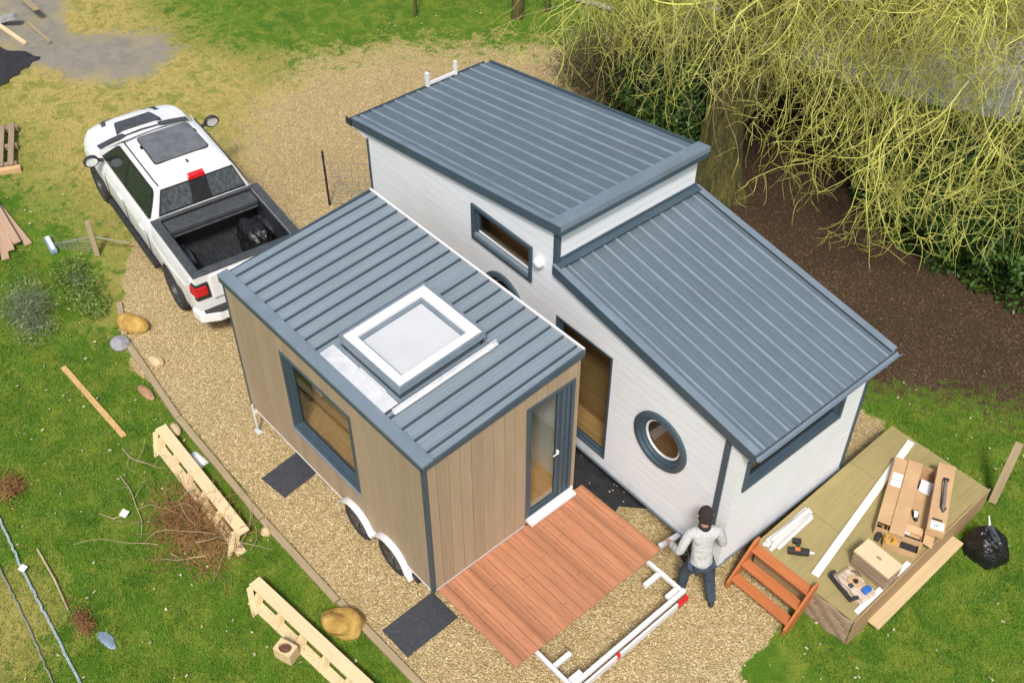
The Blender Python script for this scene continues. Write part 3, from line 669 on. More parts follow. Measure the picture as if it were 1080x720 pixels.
# upper roof
sl2 = .71/4.66; mb = MB()
ribbed(mb, (XB-.30, -.04, zupp(XB-.30)), (1, 0, sl2), (0, 1, 0), (XM+.02-XB+.30)*math.sqrt(1+sl2**2), W2+.08, .212, first=.14, rw=.028, rh=.024, gw=.008, gd=.022)
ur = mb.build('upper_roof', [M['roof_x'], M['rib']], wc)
mb = MB(); slopebox(mb, XB-.28, XM+.10, -.075, -.042, zupp, -.10, .036); slopebox(mb, XB-.28, XM+.10, W2+.042, W2+.075, zupp, -.10, .036)
mb.box(XM+.102, XM+.13, -.073, W2+.073, zupp(XM+.1)-.10, zupp(XM+.1)+.03); mb.box(XM+.002, XM+.10, -.04, W2+.04, zupp(XM)-.10, zupp(XM)-.06); mb.build('fascia', M['trim'], ur, bevel=.003)
mb = MB(); slopebox(mb, XM-.10, XM+.128, -.075, W2+.075, zupp, .045, .056); mb.box(XM+.13, XM+.134, -.07, W2+.07, zupp(XM+.1)-.02, zupp(XM+.1)+.05); mb.build('ridge_flashing', M['flash'], ur)
mb = MB(); slopebox(mb, XB-.28, XM-.102, -.073, .0, zupp, .040, .046); mb.build('verge_flashing', M['flash'], ur)
gp = [(XB-.30-.06+.055*math.cos(a), zupp(XB-.3)-.03+.055*math.sin(a)) for a in [PI+PI*k/8 for k in range(9)]]
gi = [(XB-.30-.06+.047*math.cos(a), zupp(XB-.3)-.026+.047*math.sin(a)) for a in [PI+PI*k/8 for k in range(9)]][::-1]
mb = MB(); mb.prism(gp+gi, [], lambda u, v, d: (u, -.06+(W2+.1)*d, v), 1); mb.build('gutter', M['trim'], ur)
mb = MB(); mb.box(XB-.44, XB-.30, -.085, -.06, zupp(XB-.3)-.11, zupp(XB-.3)+.0); mb.build('gutter_end_cap', M['blackpl'], ur)
mb = MB(); mb.box(XB-.28, XB-.002, -.0, W2, zupp(XB-.3)-.11, zupp(XB-.3)-.08); mb.hexa([(XB-.28, -.036, zupp(XB)-.20), (XB-.002, -.036, zupp(XB)-.24), (XB-.002, -.003, zupp(XB)-.24), (XB-.28, -.003, zupp(XB)-.20)], [(XB-.28, -.036, zupp(XB-.28)-.1), (XB-.002, -.036, zupp(XB)-.1), (XB-.002, -.003, zupp(XB)-.1), (XB-.28, -.003, zupp(XB-.28)-.1)]); mb.build('soffit', M['white'], ur)
# corner trims
def trim(x0, x1, y0, y1, z0, z1):
    mb = MB(); mb.box(x0, x1, y0, y1, z0, z1); mb.build('corner_trim', M['trim'], wc, bevel=.003)
trim(XM-.05, XM+.03, -.02, .04, zlow(XM)-.05, zupp(XM)-.1)
trim(XB-.02, XB+.02, -.02, .02, zb, zupp(XB)-.25)
trim(X1-.02, X1+.022, W2-.03, W2+.02, zb-.02, zlow(X1)-.13)
trim(-.20, -.12, -.02, -.001, .55, zlow(-.15)-.13)
mb = MB(); mb.box(XB, X1+.02, -.02, -.002, zb-.04, zb); mb.box(X1+.002, X1+.02, .0, W2, zb-.04, zb); mb.build('base_trim', M['flash'], wc)
mb = MB(); mb.box(-.10, X1+.018, -.018, -.002, zb+.01, zlow(X1)-.13); mb.box(X1+.002, X1+.018, 0, .1, zb+.01, zlow(X1)-.13); mb.build('corner_board', M['white_clad'], wc)
# windows
def window(a, plane, s, out, name='window', w=.05, deep=.03):
    mb = MB(); frame_ring(mb, plane, a[0], a[1], a[2], a[3], w, -out, .07); frame_ring(mb, plane, a[0]+w+.001, a[1]-w-.001, a[2]+w+.001, a[3]-w-.001, .04, deep, .085)
    o = mb.build(name, M['trim'], wc, bevel=.003)
    g = MB(); e = w+.035
    p = [plane(a[0]+e, a[2]+e, .055), plane(a[1]-e, a[2]+e, .055), plane(a[1]-e, a[3]-e, .055), plane(a[0]+e, a[3]-e, .055)]
    q = [plane(a[0]+e, a[2]+e, .062), plane(a[1]-e, a[2]+e, .062), plane(a[1]-e, a[3]-e, .062), plane(a[0]+e, a[3]-e, .062)]
    g.hexa(p, q); g.build('glass', M['glass'], o); return o
window(TW, side(0, 1), 1, .012, w=.03)
o = window(SW, side(0, 1), 1, .03, w=.055, deep=.02)
mb = MB(); mb.box(SW[0]+.06, SW[1]-.06, -.025, .03, SW[2]+.058, SW[2]+.12); mb.build('sill', M['flash'], o, bevel=.004)
mb = MB(); mb.box(SW[0]+.1, SW[1]-.1, .034, .05, SW[2]+.125, SW[2]+.15); mb.build('glazing_bead', M['white'], o)
window(FW, frontp(X1, -1), 1, .03, w=.05)
for cx, cz, r in ((-1.16, 1.83, .42), (-4.28, 2.12, .42)):
    mb = MB(); mb.ring((cx, 0, cz), 1, [(r-.001, -.001), (r+.03, -.001), (r+.03, -.035), (r, -.05), (r-.045, -.05), (r-.05, -.01), (r-.09, -.008), (r-.095, .03), (r-.12, .03), (r-.12, .085), (r-.001, .085)], 'y', 56)
    pw = mb.build('porthole_window', M['trim'], wc, smooth=True)
    mb = MB(); mb.ring((cx, 0, cz), 1, [(r-.121, .035), (r-.121, .06), (r-.145, .06), (r-.145, .035)], 'y', 56); mb.build('glazing_bead', M['white'], pw)
    mb = MB(); mb.ring((cx, 0, cz), 1, [(r-.125, .05), (r-.125, .056), (.001, .056), (.001, .05)], 'y', 56); mb.build('glass', M['glass'], pw)
mb = MB(); mb.ring((-3.53, 0, 3.30), 1, [(.001, -.10), (.05, -.095), (.075, -.07), (.085, -.03), (.085, -.001), (.001, -.001)], 'y', 28); mb.build('air_vent', M['white'], wc, smooth=True)
# running gear
mb = MB(); mb.box(XB+.2, X1-.1, .3, .4, .25, .40); mb.box(XB+.2, X1-.1, W2-.4, W2-.3, .25, .40)
for k in range(8): mb.box(XB+.3+k*.98, XB+.38+k*.98, .41, W2-.41, .27, .39)
mb.build('chassis', M['steel'], wc)
for x in (-4.0, -3.2): wheel(wc, x, .05, .31, .31, .2)
wheel(wc, -.36, .02, .23, .23, .16)
mb = MB(); mb.beam((-.66, -.35, .42), (-.60, .12, .42), .07, .05); mb.build('cross_bar', M['white'], wc, bevel=.006)
mb = MB(); mb.ring((-.36, .0, .23), 1, [(.27, -.1), (.29, -.1), (.29, .09), (.27, .09)], 'y', 14, arc=(R(10), R(150))); mb.build('mudguard', M['blackpl'], wc)
mb = MB(); a_ = (XB, .6, .4); b_ = (XB-1.9, 1.28, .42); mb.beam(a_, b_, .07, .1); mb.beam((XB, 1.96, .4), (XB-1.9, 1.34, .42), .07, .1)
mb.build('drawbar', M['white'], wc)

mb = MB(); zr_ = zupp(XB-.28)
mb.beam((XB-.30, 1.35, zr_+.06), (XB-.30, 1.95, zr_+.06), .035, .05); mb.beam((XB-.30, 1.37, zr_+.02), (XB-.30, 1.37, zr_+.26), .06, .05, up=(0, 1, 0)); mb.beam((XB-.30, 1.93, zr_+.02), (XB-.30, 1.93, zr_+.26), .05, .05, up=(0, 1, 0)); mb.build('roof_bracket', M['white'], wc, bevel=.004)
# ------------------------------------------------------------------ pickup
pk = thing('pickup_truck', 'white four door pickup truck with dark sunroof and open bed, parked beyond the tan cabin', 'pickup truck', (-9.07, 1.66, 0), math.atan2(.1197, -.9928))
RA, FA, WR = -1.72, 1.92, .40
def zbot(x):
    z = .46
    for a in (RA, FA):
        d = abs(x-a)
        if d < .50: z = max(z, .34+math.sqrt(.50**2-d*d)*1.02)
    return z
def hw(x):
    w = 1.0
    if x > 2.3: w = 1.0-.42*((x-2.3)/.68)**2.2
    if x < -2.6: w = 1.0-.06*((-2.6-x)/.3)**2
    for a in (RA, FA):
        w += .025*math.exp(-((x-a)/.45)**4)
    return w
def sec(x, kind):
    w = hw(x); zb_ = zbot(x)
    if kind == 'hood':
        t = max(0, min(1, (x-1.2)/1.75)); zt = 1.20-.10*t-.16*max(0, (x-2.5)/.45)**2
        bulge = .035*math.exp(-((x-2.0)/.7)**4)
        h = [(0, zt+.02+bulge), (.30*w, zt+.018+bulge), (.42*w, zt+.008), (.72*w, zt), (.88*w, zt-.04), (.965*w, zt-.14), (w, zt-.32)]
    elif kind == 'cab':
        h = [(0, 1.18), (.4, 1.18), (.7, 1.18), (.86, 1.18), (.93, 1.165), (.975, 1.08), (w, .92)]
    elif kind == 'bed':
        h = [(0, .70), (.4, .70), (.80, .70), (.82, 1.36), (.935, 1.365), (.975, 1.28), (w, 1.0)]
    elif kind == 'gate':
        h = [(0, 1.34), (.4, 1.34), (.78, 1.345), (.84, 1.355), (.925, 1.35), (.965*w, 1.26), (w, 1.0)]
    h += [(w*.995, max(zb_+.012, .72)), (w*.97, zb_+.003), (w*.9, zb_), (.66, zb_), (.63, .46)]
    return [Vector((x, y, z)) for y, z in h]+[Vector((x, -y, z)) for y, z in reversed(h[1:])]
secs = []
def rng_(a, b, st):
    n = max(1, round(abs(b-a)/st)); return [a+(b-a)*i/n for i in range(n+1)]
for x in rng_(-2.84, -2.72, .04): secs.append((x, 'gate'))
for x in rng_(-2.71, -1.12, .05): secs.append((x, 'bed'))
for x in rng_(-1.11, 1.15, .06): secs.append((x, 'cab'))
for x in rng_(1.2, 2.98, .045): secs.append((x, 'hood'))
mb = MB(); vs = []; n = None
for x, k in secs:
    p = sec(x, k); n = len(p); vs += p
fs = []
for i in range(len(secs)-1):
    for j in range(n):
        a = i*n+j; b = i*n+(j+1) % n; fs.append((a, b, b+n, a+n))
fs.append(list(range(n))); fs.append([(len(secs)-1)*n+j for j in range(n)])
mb.add(vs, fs); body = mb.build('body', M['carwhite'], pk, smooth=True)
try: body.data.set_sharp_from_angle(angle=R(32))
except Exception: pass
# cab
lv = [(1.165, -1.06, 1.80, .925), (1.30, -1.035, 1.60, .885), (1.50, -1.0, 1.27, .80), (1.72, -.97, .93, .715), (1.84, -.955, .72, .66), (1.895, -.92, .60, .61), (1.925, -.80, .45, .50), (1.94, -.5, .2, .25)]
def lev(z):
    for a, b in zip(lv[:-1], lv[1:]):
        if a[0] <= z <= b[0]:
            t = (z-a[0])/(b[0]-a[0]); return [a[i]+(b[i]-a[i])*t for i in range(4)]
vs = []; N = 0
for z, xb, xf, w in lv:
    bow = .10 if z < 1.88 else .07; r_ = .12
    pts = []
    for k in range(7): # front edge bowed
        t = -1+2*k/6; pts.append((xf-bow*t*t, -w*.97*t*-1))
    ring = [(xf-bow*t*t, w*.96*t) for t in [-1, -.66, -.33, 0, .33, .66, 1]]+[(xf-bow-.12, w*.995), ((xf+xb)/2+.3, w), ((xf+xb)/2-.3, w), (xb+.06, w*.985)]+[(xb+.015*t*t, w*.95*t) for t in [1, .5, 0, -.5, -1]]+[(xb+.06, -w*.985), ((xf+xb)/2-.3, -w), ((xf+xb)/2+.3, -w), (xf-bow-.12, -w*.995)]
    N = len(ring); vs += [(x, y, z) for x, y in ring]
fs = []
for i in range(len(lv)-1):
    for j in range(N): a = i*N+j; b = i*N+(j+1) % N; fs.append((a, b, b+N, a+N))
fs.append([(len(lv)-1)*N+j for j in range(N)])
mb = MB(); mb.add(vs, fs); cab = mb.build('cab', M['carwhite'], pk, smooth=True)
try: cab.data.set_sharp_from_angle(angle=R(38))
except Exception: pass
def sidepanel(poly, s, off, mat, name, parent=None):
    mb = MB(); zs = sorted(set([1.30, 1.50, 1.72]+[p[1] for p in poly]))
    f = lambda u, v, d: (u, s*(lev(v)[3]+off-.012*d), v)
    # cut in strips so that it follows the curved side
    def clip(poly, z0, z1):
        def half(P, z, keep):
            out = []
            for i in range(len(P)):
                a, b = P[i], P[(i+1) % len(P)]; ia, ib = keep(a[1]), keep(b[1])
                if ia: out.append(a)
                if ia != ib: t = (z-a[1])/(b[1]-a[1]); out.append((a[0]+(b[0]-a[0])*t, z))
            return out
        P = half(poly, z0, lambda v: v >= z0-1e-9); P = half(P, z1, lambda v: v <= z1+1e-9) if P else P
        return P
    for a, b in zip(zs[:-1], zs[1:]):
        P = clip(poly, a, b)
        if len(P) >= 3: mb.add([f(u, v, 0) for u, v in P], [list(range(len(P)))])
    return mb.build(name, mat, parent or pk)
for s in (1, -1):
    sidepanel([(1.42, 1.235), (-.82, 1.235), (-.90, 1.30), (-.86, 1.70), (-.80, 1.755), (.72, 1.755), (.84, 1.70)], s, .006, M['blackpl'], 'window_surround')
    sidepanel([(1.30, 1.262), (.30, 1.262), (.30, 1.725), (.72, 1.725), (.80, 1.69)], s, .011, M['tint'], 'side_window')
    sidepanel([(.22, 1.262), (-.78, 1.262), (-.84, 1.31), (-.81, 1.69), (-.76, 1.725), (.22, 1.725)], s, .011, M['tint'], 'side_window')
    mb = MB()   # roof channel
    mb.tube([(x, s*(.645 if x > -.8 else .64), 1.868-.0*x) for x in rng_(-.93, .62, .2)], .012, 6); mb.build('roof_channel', M['blackpl'], pk)
    mb = MB()   # door shut lines
    for x in (1.22, .26, -.82):
        mb.box(x-.004, x+.004, s*1.001-.004, s*1.001+.006, .56, 1.0)
    mb.build('door_gap', M['blackpl'], pk)
    for x in (.42, -.62):
        mb = MB(); mb.beam((x-.1, s*1.012, .985), (x+.1, s*1.012, .985), .035, .03); mb.build('door_handle', M['carwhite'], pk, bevel=.006)
    mb = MB(); mb.tube([(x, s*(hw(x)+.004), 1.0-.02*math.sin(x)) for x in rng_(-2.5, 2.2, .3)], .006, 4); mb.build('body_crease', M['carwhite'], pk)
    sidepanel([(.26, 1.262), (.22, 1.262), (.24, 1.725), (.28, 1.725)], s, .016, M['blackpl'], 'door_pillar')
    # mirror
    mb = MB(); mb.ring((1.28, s*1.16, 1.28), 1, [(.10, -.04), (.125, -.02), (.125, .04), (.10, .06), (.001, .07), (.001, -.02), (.10, -.02)], 'x', 24)
    for i in range(len(mb.v)): x, y, z = mb.v[i]; mb.v[i] = (x, s*1.14+(y-s*1.16)*1.1, 1.28+(z-1.28)*.85)
    mb.tube([(1.30, s*.93, 1.22), (1.32, s*1.02, 1.25)], .035, 8); mi = mb.build('wing_mirror', M['blackpl'], pk, smooth=True)
    mb = MB(); mb.ring((1.28, s*1.16, 1.28), 1, [(.001, -.032), (.095, -.032), (.095, -.022), (.001, -.022)], 'x', 24)
    for i in range(len(mb.v)): x, y, z = mb.v[i]; mb.v[i] = (x, s*1.14+(y-s*1.16)*1.1, 1.28+(z-1.28)*.85)
    mb.build('mirror_glass', M['galv'], mi)
    # running board
    mb = MB(); mb.box(-.95, 1.30, min(s*.86, s*1.05), max(s*.86, s*1.05), .30, .40)
    for k in range(9): mb.box(-.9+k*.245, -.9+k*.245+.17, min(s*.92, s*1.04), max(s*.92, s*1.04), .402, .412)
    mb.build('running_board', M['blackpl'], pk, bevel=.02)
    # tail light wraps the rear corner
    mb = MB(); zz = (.90, 1.22)
    mb.hexa([(-2.865, s*.72, zz[0]), (-2.60, s*.72, zz[0]), (-2.60, s*1.0, zz[0]), (-2.855, s*.97, zz[0])], [(-2.865, s*.74, zz[1]), (-2.64, s*.74, zz[1]), (-2.64, s*.985, zz[1]), (-2.855, s*.955, zz[1])])
    tl = mb.build('tail_light', M['blackpl'], pk, bevel=.02)
    mb = MB(); mb.hexa([(-2.878, s*.76, .98), (-2.66, s*.76, .98), (-2.66, s*1.006, .98), (-2.868, s*.975, .98)], [(-2.878, s*.77, 1.17), (-2.68, s*.77, 1.17), (-2.68, s*.995, 1.17), (-2.868, s*.962, 1.17)]); mb.build('red_lens', M['red'], tl, bevel=.02)
    mb = MB(); mb.hexa([(2.60, s*.66, .80), (2.93, s*.50, .80), (2.80, s*.80, .80), (2.55, s*.88, .80)], [(2.60, s*.66, .97), (2.90, s*.50, .97), (2.77, s*.79, .97), (2.55, s*.87, .97)]); mb.build('headlight', M['frost'], pk, bevel=.01)
    mb = MB(); mb.hexa([(2.48, s*.46, 1.105), (2.72, s*.42, 1.06), (2.70, s*.56, 1.05), (2.46, s*.58, 1.095)], [(2.50, s*.475, 1.145), (2.72, s*.435, 1.105), (2.70, s*.545, 1.095), (2.48, s*.57, 1.135)]); mb.build('hood_scoop', M['darkgrey'], pk, bevel=.012)
    for a in (RA, FA):
        # dark wheel arch lining
        mb = MB(); mb.ring((a, s*.80, .40), 1, [(.475, -.20), (.49, -.20), (.49, .19), (.475, .19)], 'y', 20, arc=(R(-8), R(188))); mb.build('arch_liner', M['blackpl'], pk)
for a in (RA, FA):
    for s in (1, -1): wheel(pk, a, s*.90, WR, WR, .27)
# glass front and rear
def face(name, pts, mat, parent=None): 
    mb = MB(); mb.add(pts, [list(range(len(pts)))]); return mb.build(name, mat, parent or pk)
ws = []
for z in (1.20, 1.50, 1.72, 1.85):
    l = lev(z); ws.append([(l[2]-.1*t*t+.008, l[3]*.90*t, z+.006) for t in [-1, -.66, -.33, 0, .33, .66, 1]])
mb = MB(); vs = [p for r in ws for p in r]; mb.add(vs, [(i*7+j, i*7+j+1, (i+1)*7+j+1, (i+1)*7+j) for i in range(3) for j in range(6)]); mb.build('windshield', M['tint'], pk, smooth=True)
mb = MB(); vs = []
for dz, dx in ((0, .02), (0, .20)):
    vs += [(1.80-.1*t*t+dx, .86*t, 1.232-.16*dx-.03*t*t) for t in [-1, -.66, -.33, 0, .33, .66, 1]]
mb.add(vs, [(j, j+1, 8+j, 7+j) for j in range(6)]); mb.build('cowl', M['darkgrey'], pk)
mb = MB(); mb.hexa([(2.02, -.44, 1.16), (2.40, -.36, 1.15), (2.40, .36, 1.15), (2.02, .44, 1.16)], [(2.02, -.42, 1.252), (2.38, -.34, 1.215), (2.38, .34, 1.215), (2.02, .42, 1.252)]); mb.build('hood_vent', M['darkgrey'], pk, bevel=.012)
def rx(z): return lev(z)[1]-.008
def rearp(y0, y1, z0, z1, mat, name, off=0, par=None, sk_=0):
    a = MB(); a.hexa([(rx(z0)-off, y0, z0), (rx(z0)-off+.006, y0, z0), (rx(z0)-off+.006, y1, z0), (rx(z0)-off, y1, z0)], [(rx(z1)-off, y0*(1-sk_), z1), (rx(z1)-off+.006, y0*(1-sk_), z1), (rx(z1)-off+.006, y1*(1-sk_), z1), (rx(z1)-off, y1*(1-sk_), z1)])
    return a.build(name, mat, par or pk)
rw = rearp(-.78, .78, 1.36, 1.80, M['blackpl'], 'rear_window', 0, None, .19)
rearp(.17, .75, 1.39, 1.775, M['rearglass'], 'glass', .008, rw, .17); rearp(-.75, -.17, 1.39, 1.775, M['rearglass'], 'glass', .008, rw, .17)
rearp(-.155, .155, 1.38, 1.78, M['blackpl'], 'sliding_pane', .014, rw)
mb = MB(); mb.hexa([(-.99, -.15, 1.80), (-.90, -.15, 1.86), (-.90, .15, 1.86), (-.99, .15, 1.80)], [(-.975, -.14, 1.86), (-.92, -.14, 1.91), (-.92, .14, 1.91), (-.975, .14, 1.86)]); mb.build('brake_lamp', M['red'], pk, bevel=.012)
# sunroof
mb = MB(); vs = []
def zr(x, y):
    return 1.948
def rrect(x0, x1, y0, y1, r):
    P = []
    for cx, cy, a0 in ((x1-r, y1-r, 0), (x0+r, y1-r, 90), (x0+r, y0+r, 180), (x1-r, y0+r, 270)):
        for k in range(5): a = R(a0+k*22.5); P.append((cx+r*math.cos(a), cy+r*math.sin(a)))
    return P
mb.prism(rrect(-.44, .47, -.47, .47, .07), [], lambda u, v, d: (u, v*(1-.05*(u+.44)), 1.90+.056*d), 1); mb.build('sunroof', M['tint_grey'], pk, smooth=True)
mb = MB(); mb.prism(rrect(-.455, .485, -.485, .485, .08), [], lambda u, v, d: (u, v*(1-.05*(u+.44)), 1.90+.052*d), 1); mb.build('sunroof_seal', M['blackpl'], pk, smooth=True)
mb = MB(); mb.hexa([(-.68, -.015, 1.93), (-.58, -.02, 1.935), (-.58, .02, 1.935), (-.68, .015, 1.93)], [(-.69, -.006, 1.99), (-.63, -.008, 1.975), (-.63, .008, 1.975), (-.69, .006, 1.99)]); mb.build('roof_aerial', M['blackpl'], pk, bevel=.004)
# bed
mb = MB()
mb.box(-2.70, -1.125, -.79, .79, .702, .735)
for k in range(17): mb.box(-2.66, -1.16, -.75+k*.0925, -.75+k*.0925+.045, .735, .752)
mb.box(-2.70, -1.125, .785, .815, .71, 1.34); mb.box(-2.70, -1.125, -.815, -.785, .71, 1.34); mb.box(-1.155, -1.122, -.80, .80, .71, 1.34); mb.box(-2.715, -2.69, -.80, .80, .71, 1.32)
for s in (1, -1):
    mb.ring((RA, s*.70, .70), 1, [(.34, -.1), (.34, .09), (.30, .09), (.30, -.1)], 'y', 14, arc=(0, PI)); mb.box(RA-.3, RA+.3, min(s*.6, s*.8), max(s*.6, s*.8), .74, .97)
liner = mb.build('bed_liner', M['liner'], pk, bevel=.008)
mb = MB(); frame = [(-2.85, -.955), (-1.10, -.965), (-1.10, .965), (-2.85, .955)]; hole = [(-2.70, -.81), (-2.70, .81), (-1.17, .81), (-1.17, -.81)]
mb.prism(frame, [hole], lambda u, v, d: (u, v, 1.358+.028*d), 1); mb.build('bed_rail', M['darkgrey'], pk, bevel=.012)
mb = MB(); mb.box(-1.50, -1.18, -.78, .78, 1.25, 1.34); mb.box(-1.54, -1.51, -.76, .76, 1.22, 1.26); mb.build('bed_toolbox', M['darkgrey'], pk, bevel=.02)
mb = MB(); mb.box(-2.875, -2.845, -.70, .70, .86, 1.32); tg = mb.build('tailgate', M['carwhite'], pk, bevel=.02)
mb = MB(); mb.box(-2.89, -2.876, -.12, .12, 1.18, 1.25); mb.build('handle', M['blackpl'], tg)
mb = MB()
o_ = [(-2.98, -.70), (-2.86, -.99), (-2.62, -1.03), (-2.62, -.9), (-2.8, -.85), (-2.8, .85), (-2.62, .9), (-2.62, 1.03), (-2.86, .99), (-2.98, .70)]
mb.prism(o_, [], lambda u, v, d: (u, v, .45+.20*d), 1); bp = mb.build('rear_bumper', M['carwhite'], pk, bevel=.03)
mb = MB(); mb.prism([(-2.995, -.66), (-2.90, -.90), (-2.84, -.90), (-2.84, .90), (-2.90, .90), (-2.995, .66)], [], lambda u, v, d: (u, v, .652+.03*d), 1); mb.build('step_pad', M['blackpl'], bp, bevel=.008)
mb = MB(); mb.box(-2.9, 2.5, -.6, .6, .34, .46); mb.build('underbody', M['steel'], pk)
mb = MB(); mb.prism([(2.7, -.8), (2.95, -.62), (3.03, 0), (2.95, .62), (2.7, .8)], [], lambda u, v, d: (u, v, .44+.22*d), 1); mb.build('front_bumper', M['carwhite'], pk, bevel=.03)
mb = MB(); mb.prism([(2.9, -.5), (3.0, -.45), (3.02, 0), (3.0, .45), (2.9, .5)], [], lambda u, v, d: (u, v, .68+.26*d), 1); mb.build('grille', M['blackpl'], pk, bevel=.02)
# ------------------------------------------------------------------ person
def skin_obj(name, nodes, edges, mat, parent, sub=2, root=0):
    me = bpy.data.meshes.new(name); me.from_pydata([n[0] for n in nodes], edges, []); me.materials.append(mat)
    o = bpy.data.objects.new(name, me); C.objects.link(o); o.parent = parent
    sk = o.modifiers.new('skin', 'SKIN'); sk.use_smooth_shade = True; sk.branch_smoothing = .4
    for i, n in enumerate(nodes):
        d = me.skin_vertices[0].data[i]; r = n[1]; d.radius = (r, r) if not hasattr(r, '__len__') else r; d.use_root = (i == root)
    s = o.modifiers.new('sub', 'SUBSURF'); s.levels = sub; s.render_levels = sub
    return o
pe = thing('person', 'person in pale grey sweater, dark jeans and knitted hat bending towards the white cabin corner', 'person', (2.12, 2.62, 0), math.atan2(.6, -.8)-PI/2)
# local frame: +Y is the way the person faces, +X is the right hand side
def J(x, y, z): return Vector((x, y, z))
hipc = J(0, -.03, .93); wst = J(0, .0, 1.08); che = J(0, .05, 1.28); nek = J(0, .09, 1.47); hdb = J(0, .12, 1.55); hdc = J(0, .14, 1.66)
shL, shR = J(-.175, .07, 1.41), J(.175, .07, 1.41); elL, elR = J(-.30, -.03, 1.15), J(.27, .06, 1.14); wrL, wrR = J(-.36, .20, 1.03), J(.20, .27, 1.10)
hpL, hpR = J(-.095, -.03, .88), J(.095, -.03, .88); knL, knR = J(-.125, .13, .49), J(.165, .0, .48); anL, anR = J(-.14, .13, .09), J(.22, -.10, .09); toL, toR = J(-.20, .30, .04), J(.25, .07, .04)
nodes = [(hipc, (.12, .09)), (wst, (.115, .085)), (che, (.115, .085)), (nek, .048), (hdb, .055), (hdc, .080),
         (shL, .042), (elL, .034), (wrL, .026), (shR, .042), (elR, .034), (wrR, .026),
         (hpL, .085), (knL, .055), (anL, .038), (toL, .035), (hpR, .085), (knR, .055), (anR, .038), (toR, .035)]
edges = [(0, 1), (1, 2), (2, 3), (3, 4), (4, 5), (2, 6), (6, 7), (7, 8), (2, 9), (9, 10), (10, 11), (0, 12), (12, 13), (13, 14), (14, 15), (0, 16), (16, 17), (17, 18), (18, 19)]
# hands: palm plus five fingers on each wrist
for wi, w_, el, sgn in ((8, wrL, elL, -1), (11, wrR, elR, 1)):
    d = (w_-el).normalized(); side_ = d.cross(J(0, 0, 1)).normalized(); up_ = side_.cross(d)
    k = len(nodes); nodes.append((w_+d*.05, (.034, .018))); edges.append((wi, k)); pal = k
    k = len(nodes); nodes.append((w_+d*.09, (.036, .016))); edges.append((pal, k)); kn = k
    for f in range(4):
        b = w_+d*.10+side_*(f-1.5)*.021; m_ = b+d*(.036-.004*abs(f-1.5))-up_*.012; e = m_+d*.018-up_*.028
        k = len(nodes); nodes += [(b, .0095), (m_, .009), (e, .007)]; edges += [(kn, k), (k, k+1), (k+1, k+2)]
    b = w_+d*.045-side_*sgn*.035; k = len(nodes); nodes += [(b, .012), (b+d*.03-side_*sgn*.012-up_*.01, .010), (b+d*.055-up_*.025, .008)]; edges += [(pal, k), (k, k+1), (k+1, k+2)]
bd = skin_obj('body', nodes, edges, M['skin'], pe, 1)
# face: eyes, nose, ears (turned to the wall)
mb = MB()
mb.tube([hdc+J(0, .088, .0), hdc+J(0, .108, -.022), hdc+J(0, .09, -.03)], [.008, .015, .006], 8)
for s in (-1, 1): mb.tube([hdc+J(s*.083, -.0, .01), hdc+J(s*.095, -.01, -.01), hdc+J(s*.083, .0, -.03)], [.008, .012, .006], 8)
mb.build('nose_and_ears', M['skin'], pe, smooth=True)
for s in (-1, 1):
    mb = MB(); mb.ring(tuple(hdc+J(s*.032, .078, .008)), 1, [(.012, -.004), (.001, -.002), (.001, .007), (.009, .005)], 'y', 12); mb.build('eye', M['ink'], pe, smooth=True)
mb = MB(); mb.beam(hdc+J(-.024, .082, -.052), hdc+J(.024, .082, -.052), .01, .008); mb.build('mouth', M['red'], pe)
# hair below the hat
mb = MB(); mb.tube([hdc+J(0, -.035, .0), hdc+J(0, -.04, -.05), hdc+J(0, -.035, -.085)], [.085, .082, .05], 14); mb.build('hair', M['hair'], pe, smooth=True)
# beanie
mb = MB(); prof = [(.106, -.05), (.114, -.05), (.112, .0), (.112, .04), (.104, .05), (.103, .075), (.09, .115), (.062, .148), (.025, .165), (.001, .168), (.001, .10), (.09, .0)]
mb.ring((0, 0, 0), 1, prof, 'z', 24)
ht = mb.build('hat', M['beanie'], pe, smooth=True, loc=tuple(hdc+J(0, -.005, -.005)), rot=(R(14), 0, 0))
ht.scale = (.80, .93, .95)
# sweater with sleeves
sn = [(J(0, -.04, .84), (.15, .115)), (J(0, -.025, .95), (.158, .118)), (wst, (.15, .11)), (che, (.16, .12)), (J(0, .075, 1.40), (.12, .09)), (nek+J(0, .01, .03), .066),
      (shL, .078), (shL*.5+elL*.5+J(-.01, -.01, 0), .064), (elL, .058), (elL*.45+wrL*.55, .05), (wrL, .042), (shR, .078), (shR*.5+elR*.5+J(.01, -.01, 0), .064), (elR, .058), (elR*.45+wrR*.55, .05), (wrR, .042)]
skin_obj('sweater', sn, [(0, 1), (1, 2), (2, 3), (3, 4), (4, 5), (4, 6), (6, 7), (7, 8), (8, 9), (9, 10), (4, 11), (11, 12), (12, 13), (13, 14), (14, 15)], M['knit'], pe, 2, 2)
mb = MB(); mb.ring(tuple(nek+J(0, -.0, .03)), 1, [(.062, -.03), (.082, -.02), (.078, .03), (.062, .04)], 'z', 20); mb.build('collar', M['beanie'], pe, smooth=True)
jn = [(J(0, -.03, .88), (.12, .085)), (hpL+J(0, 0, -.02), .105), ((hpL+knL)/2, .092), (knL, .078), ((knL+anL)/2, .072), (anL+J(0, 0, -.01), .066), (hpR+J(0, 0, -.02), .105), ((hpR+knR)/2, .092), (knR, .078), ((knR+anR)/2, .072), (anR+J(0, 0, -.01), .066)]
skin_obj('jeans', jn, [(0, 1), (1, 2), (2, 3), (3, 4), (4, 5), (0, 6), (6, 7), (7, 8), (8, 9), (9, 10)], M['denim'], pe, 2, 0)
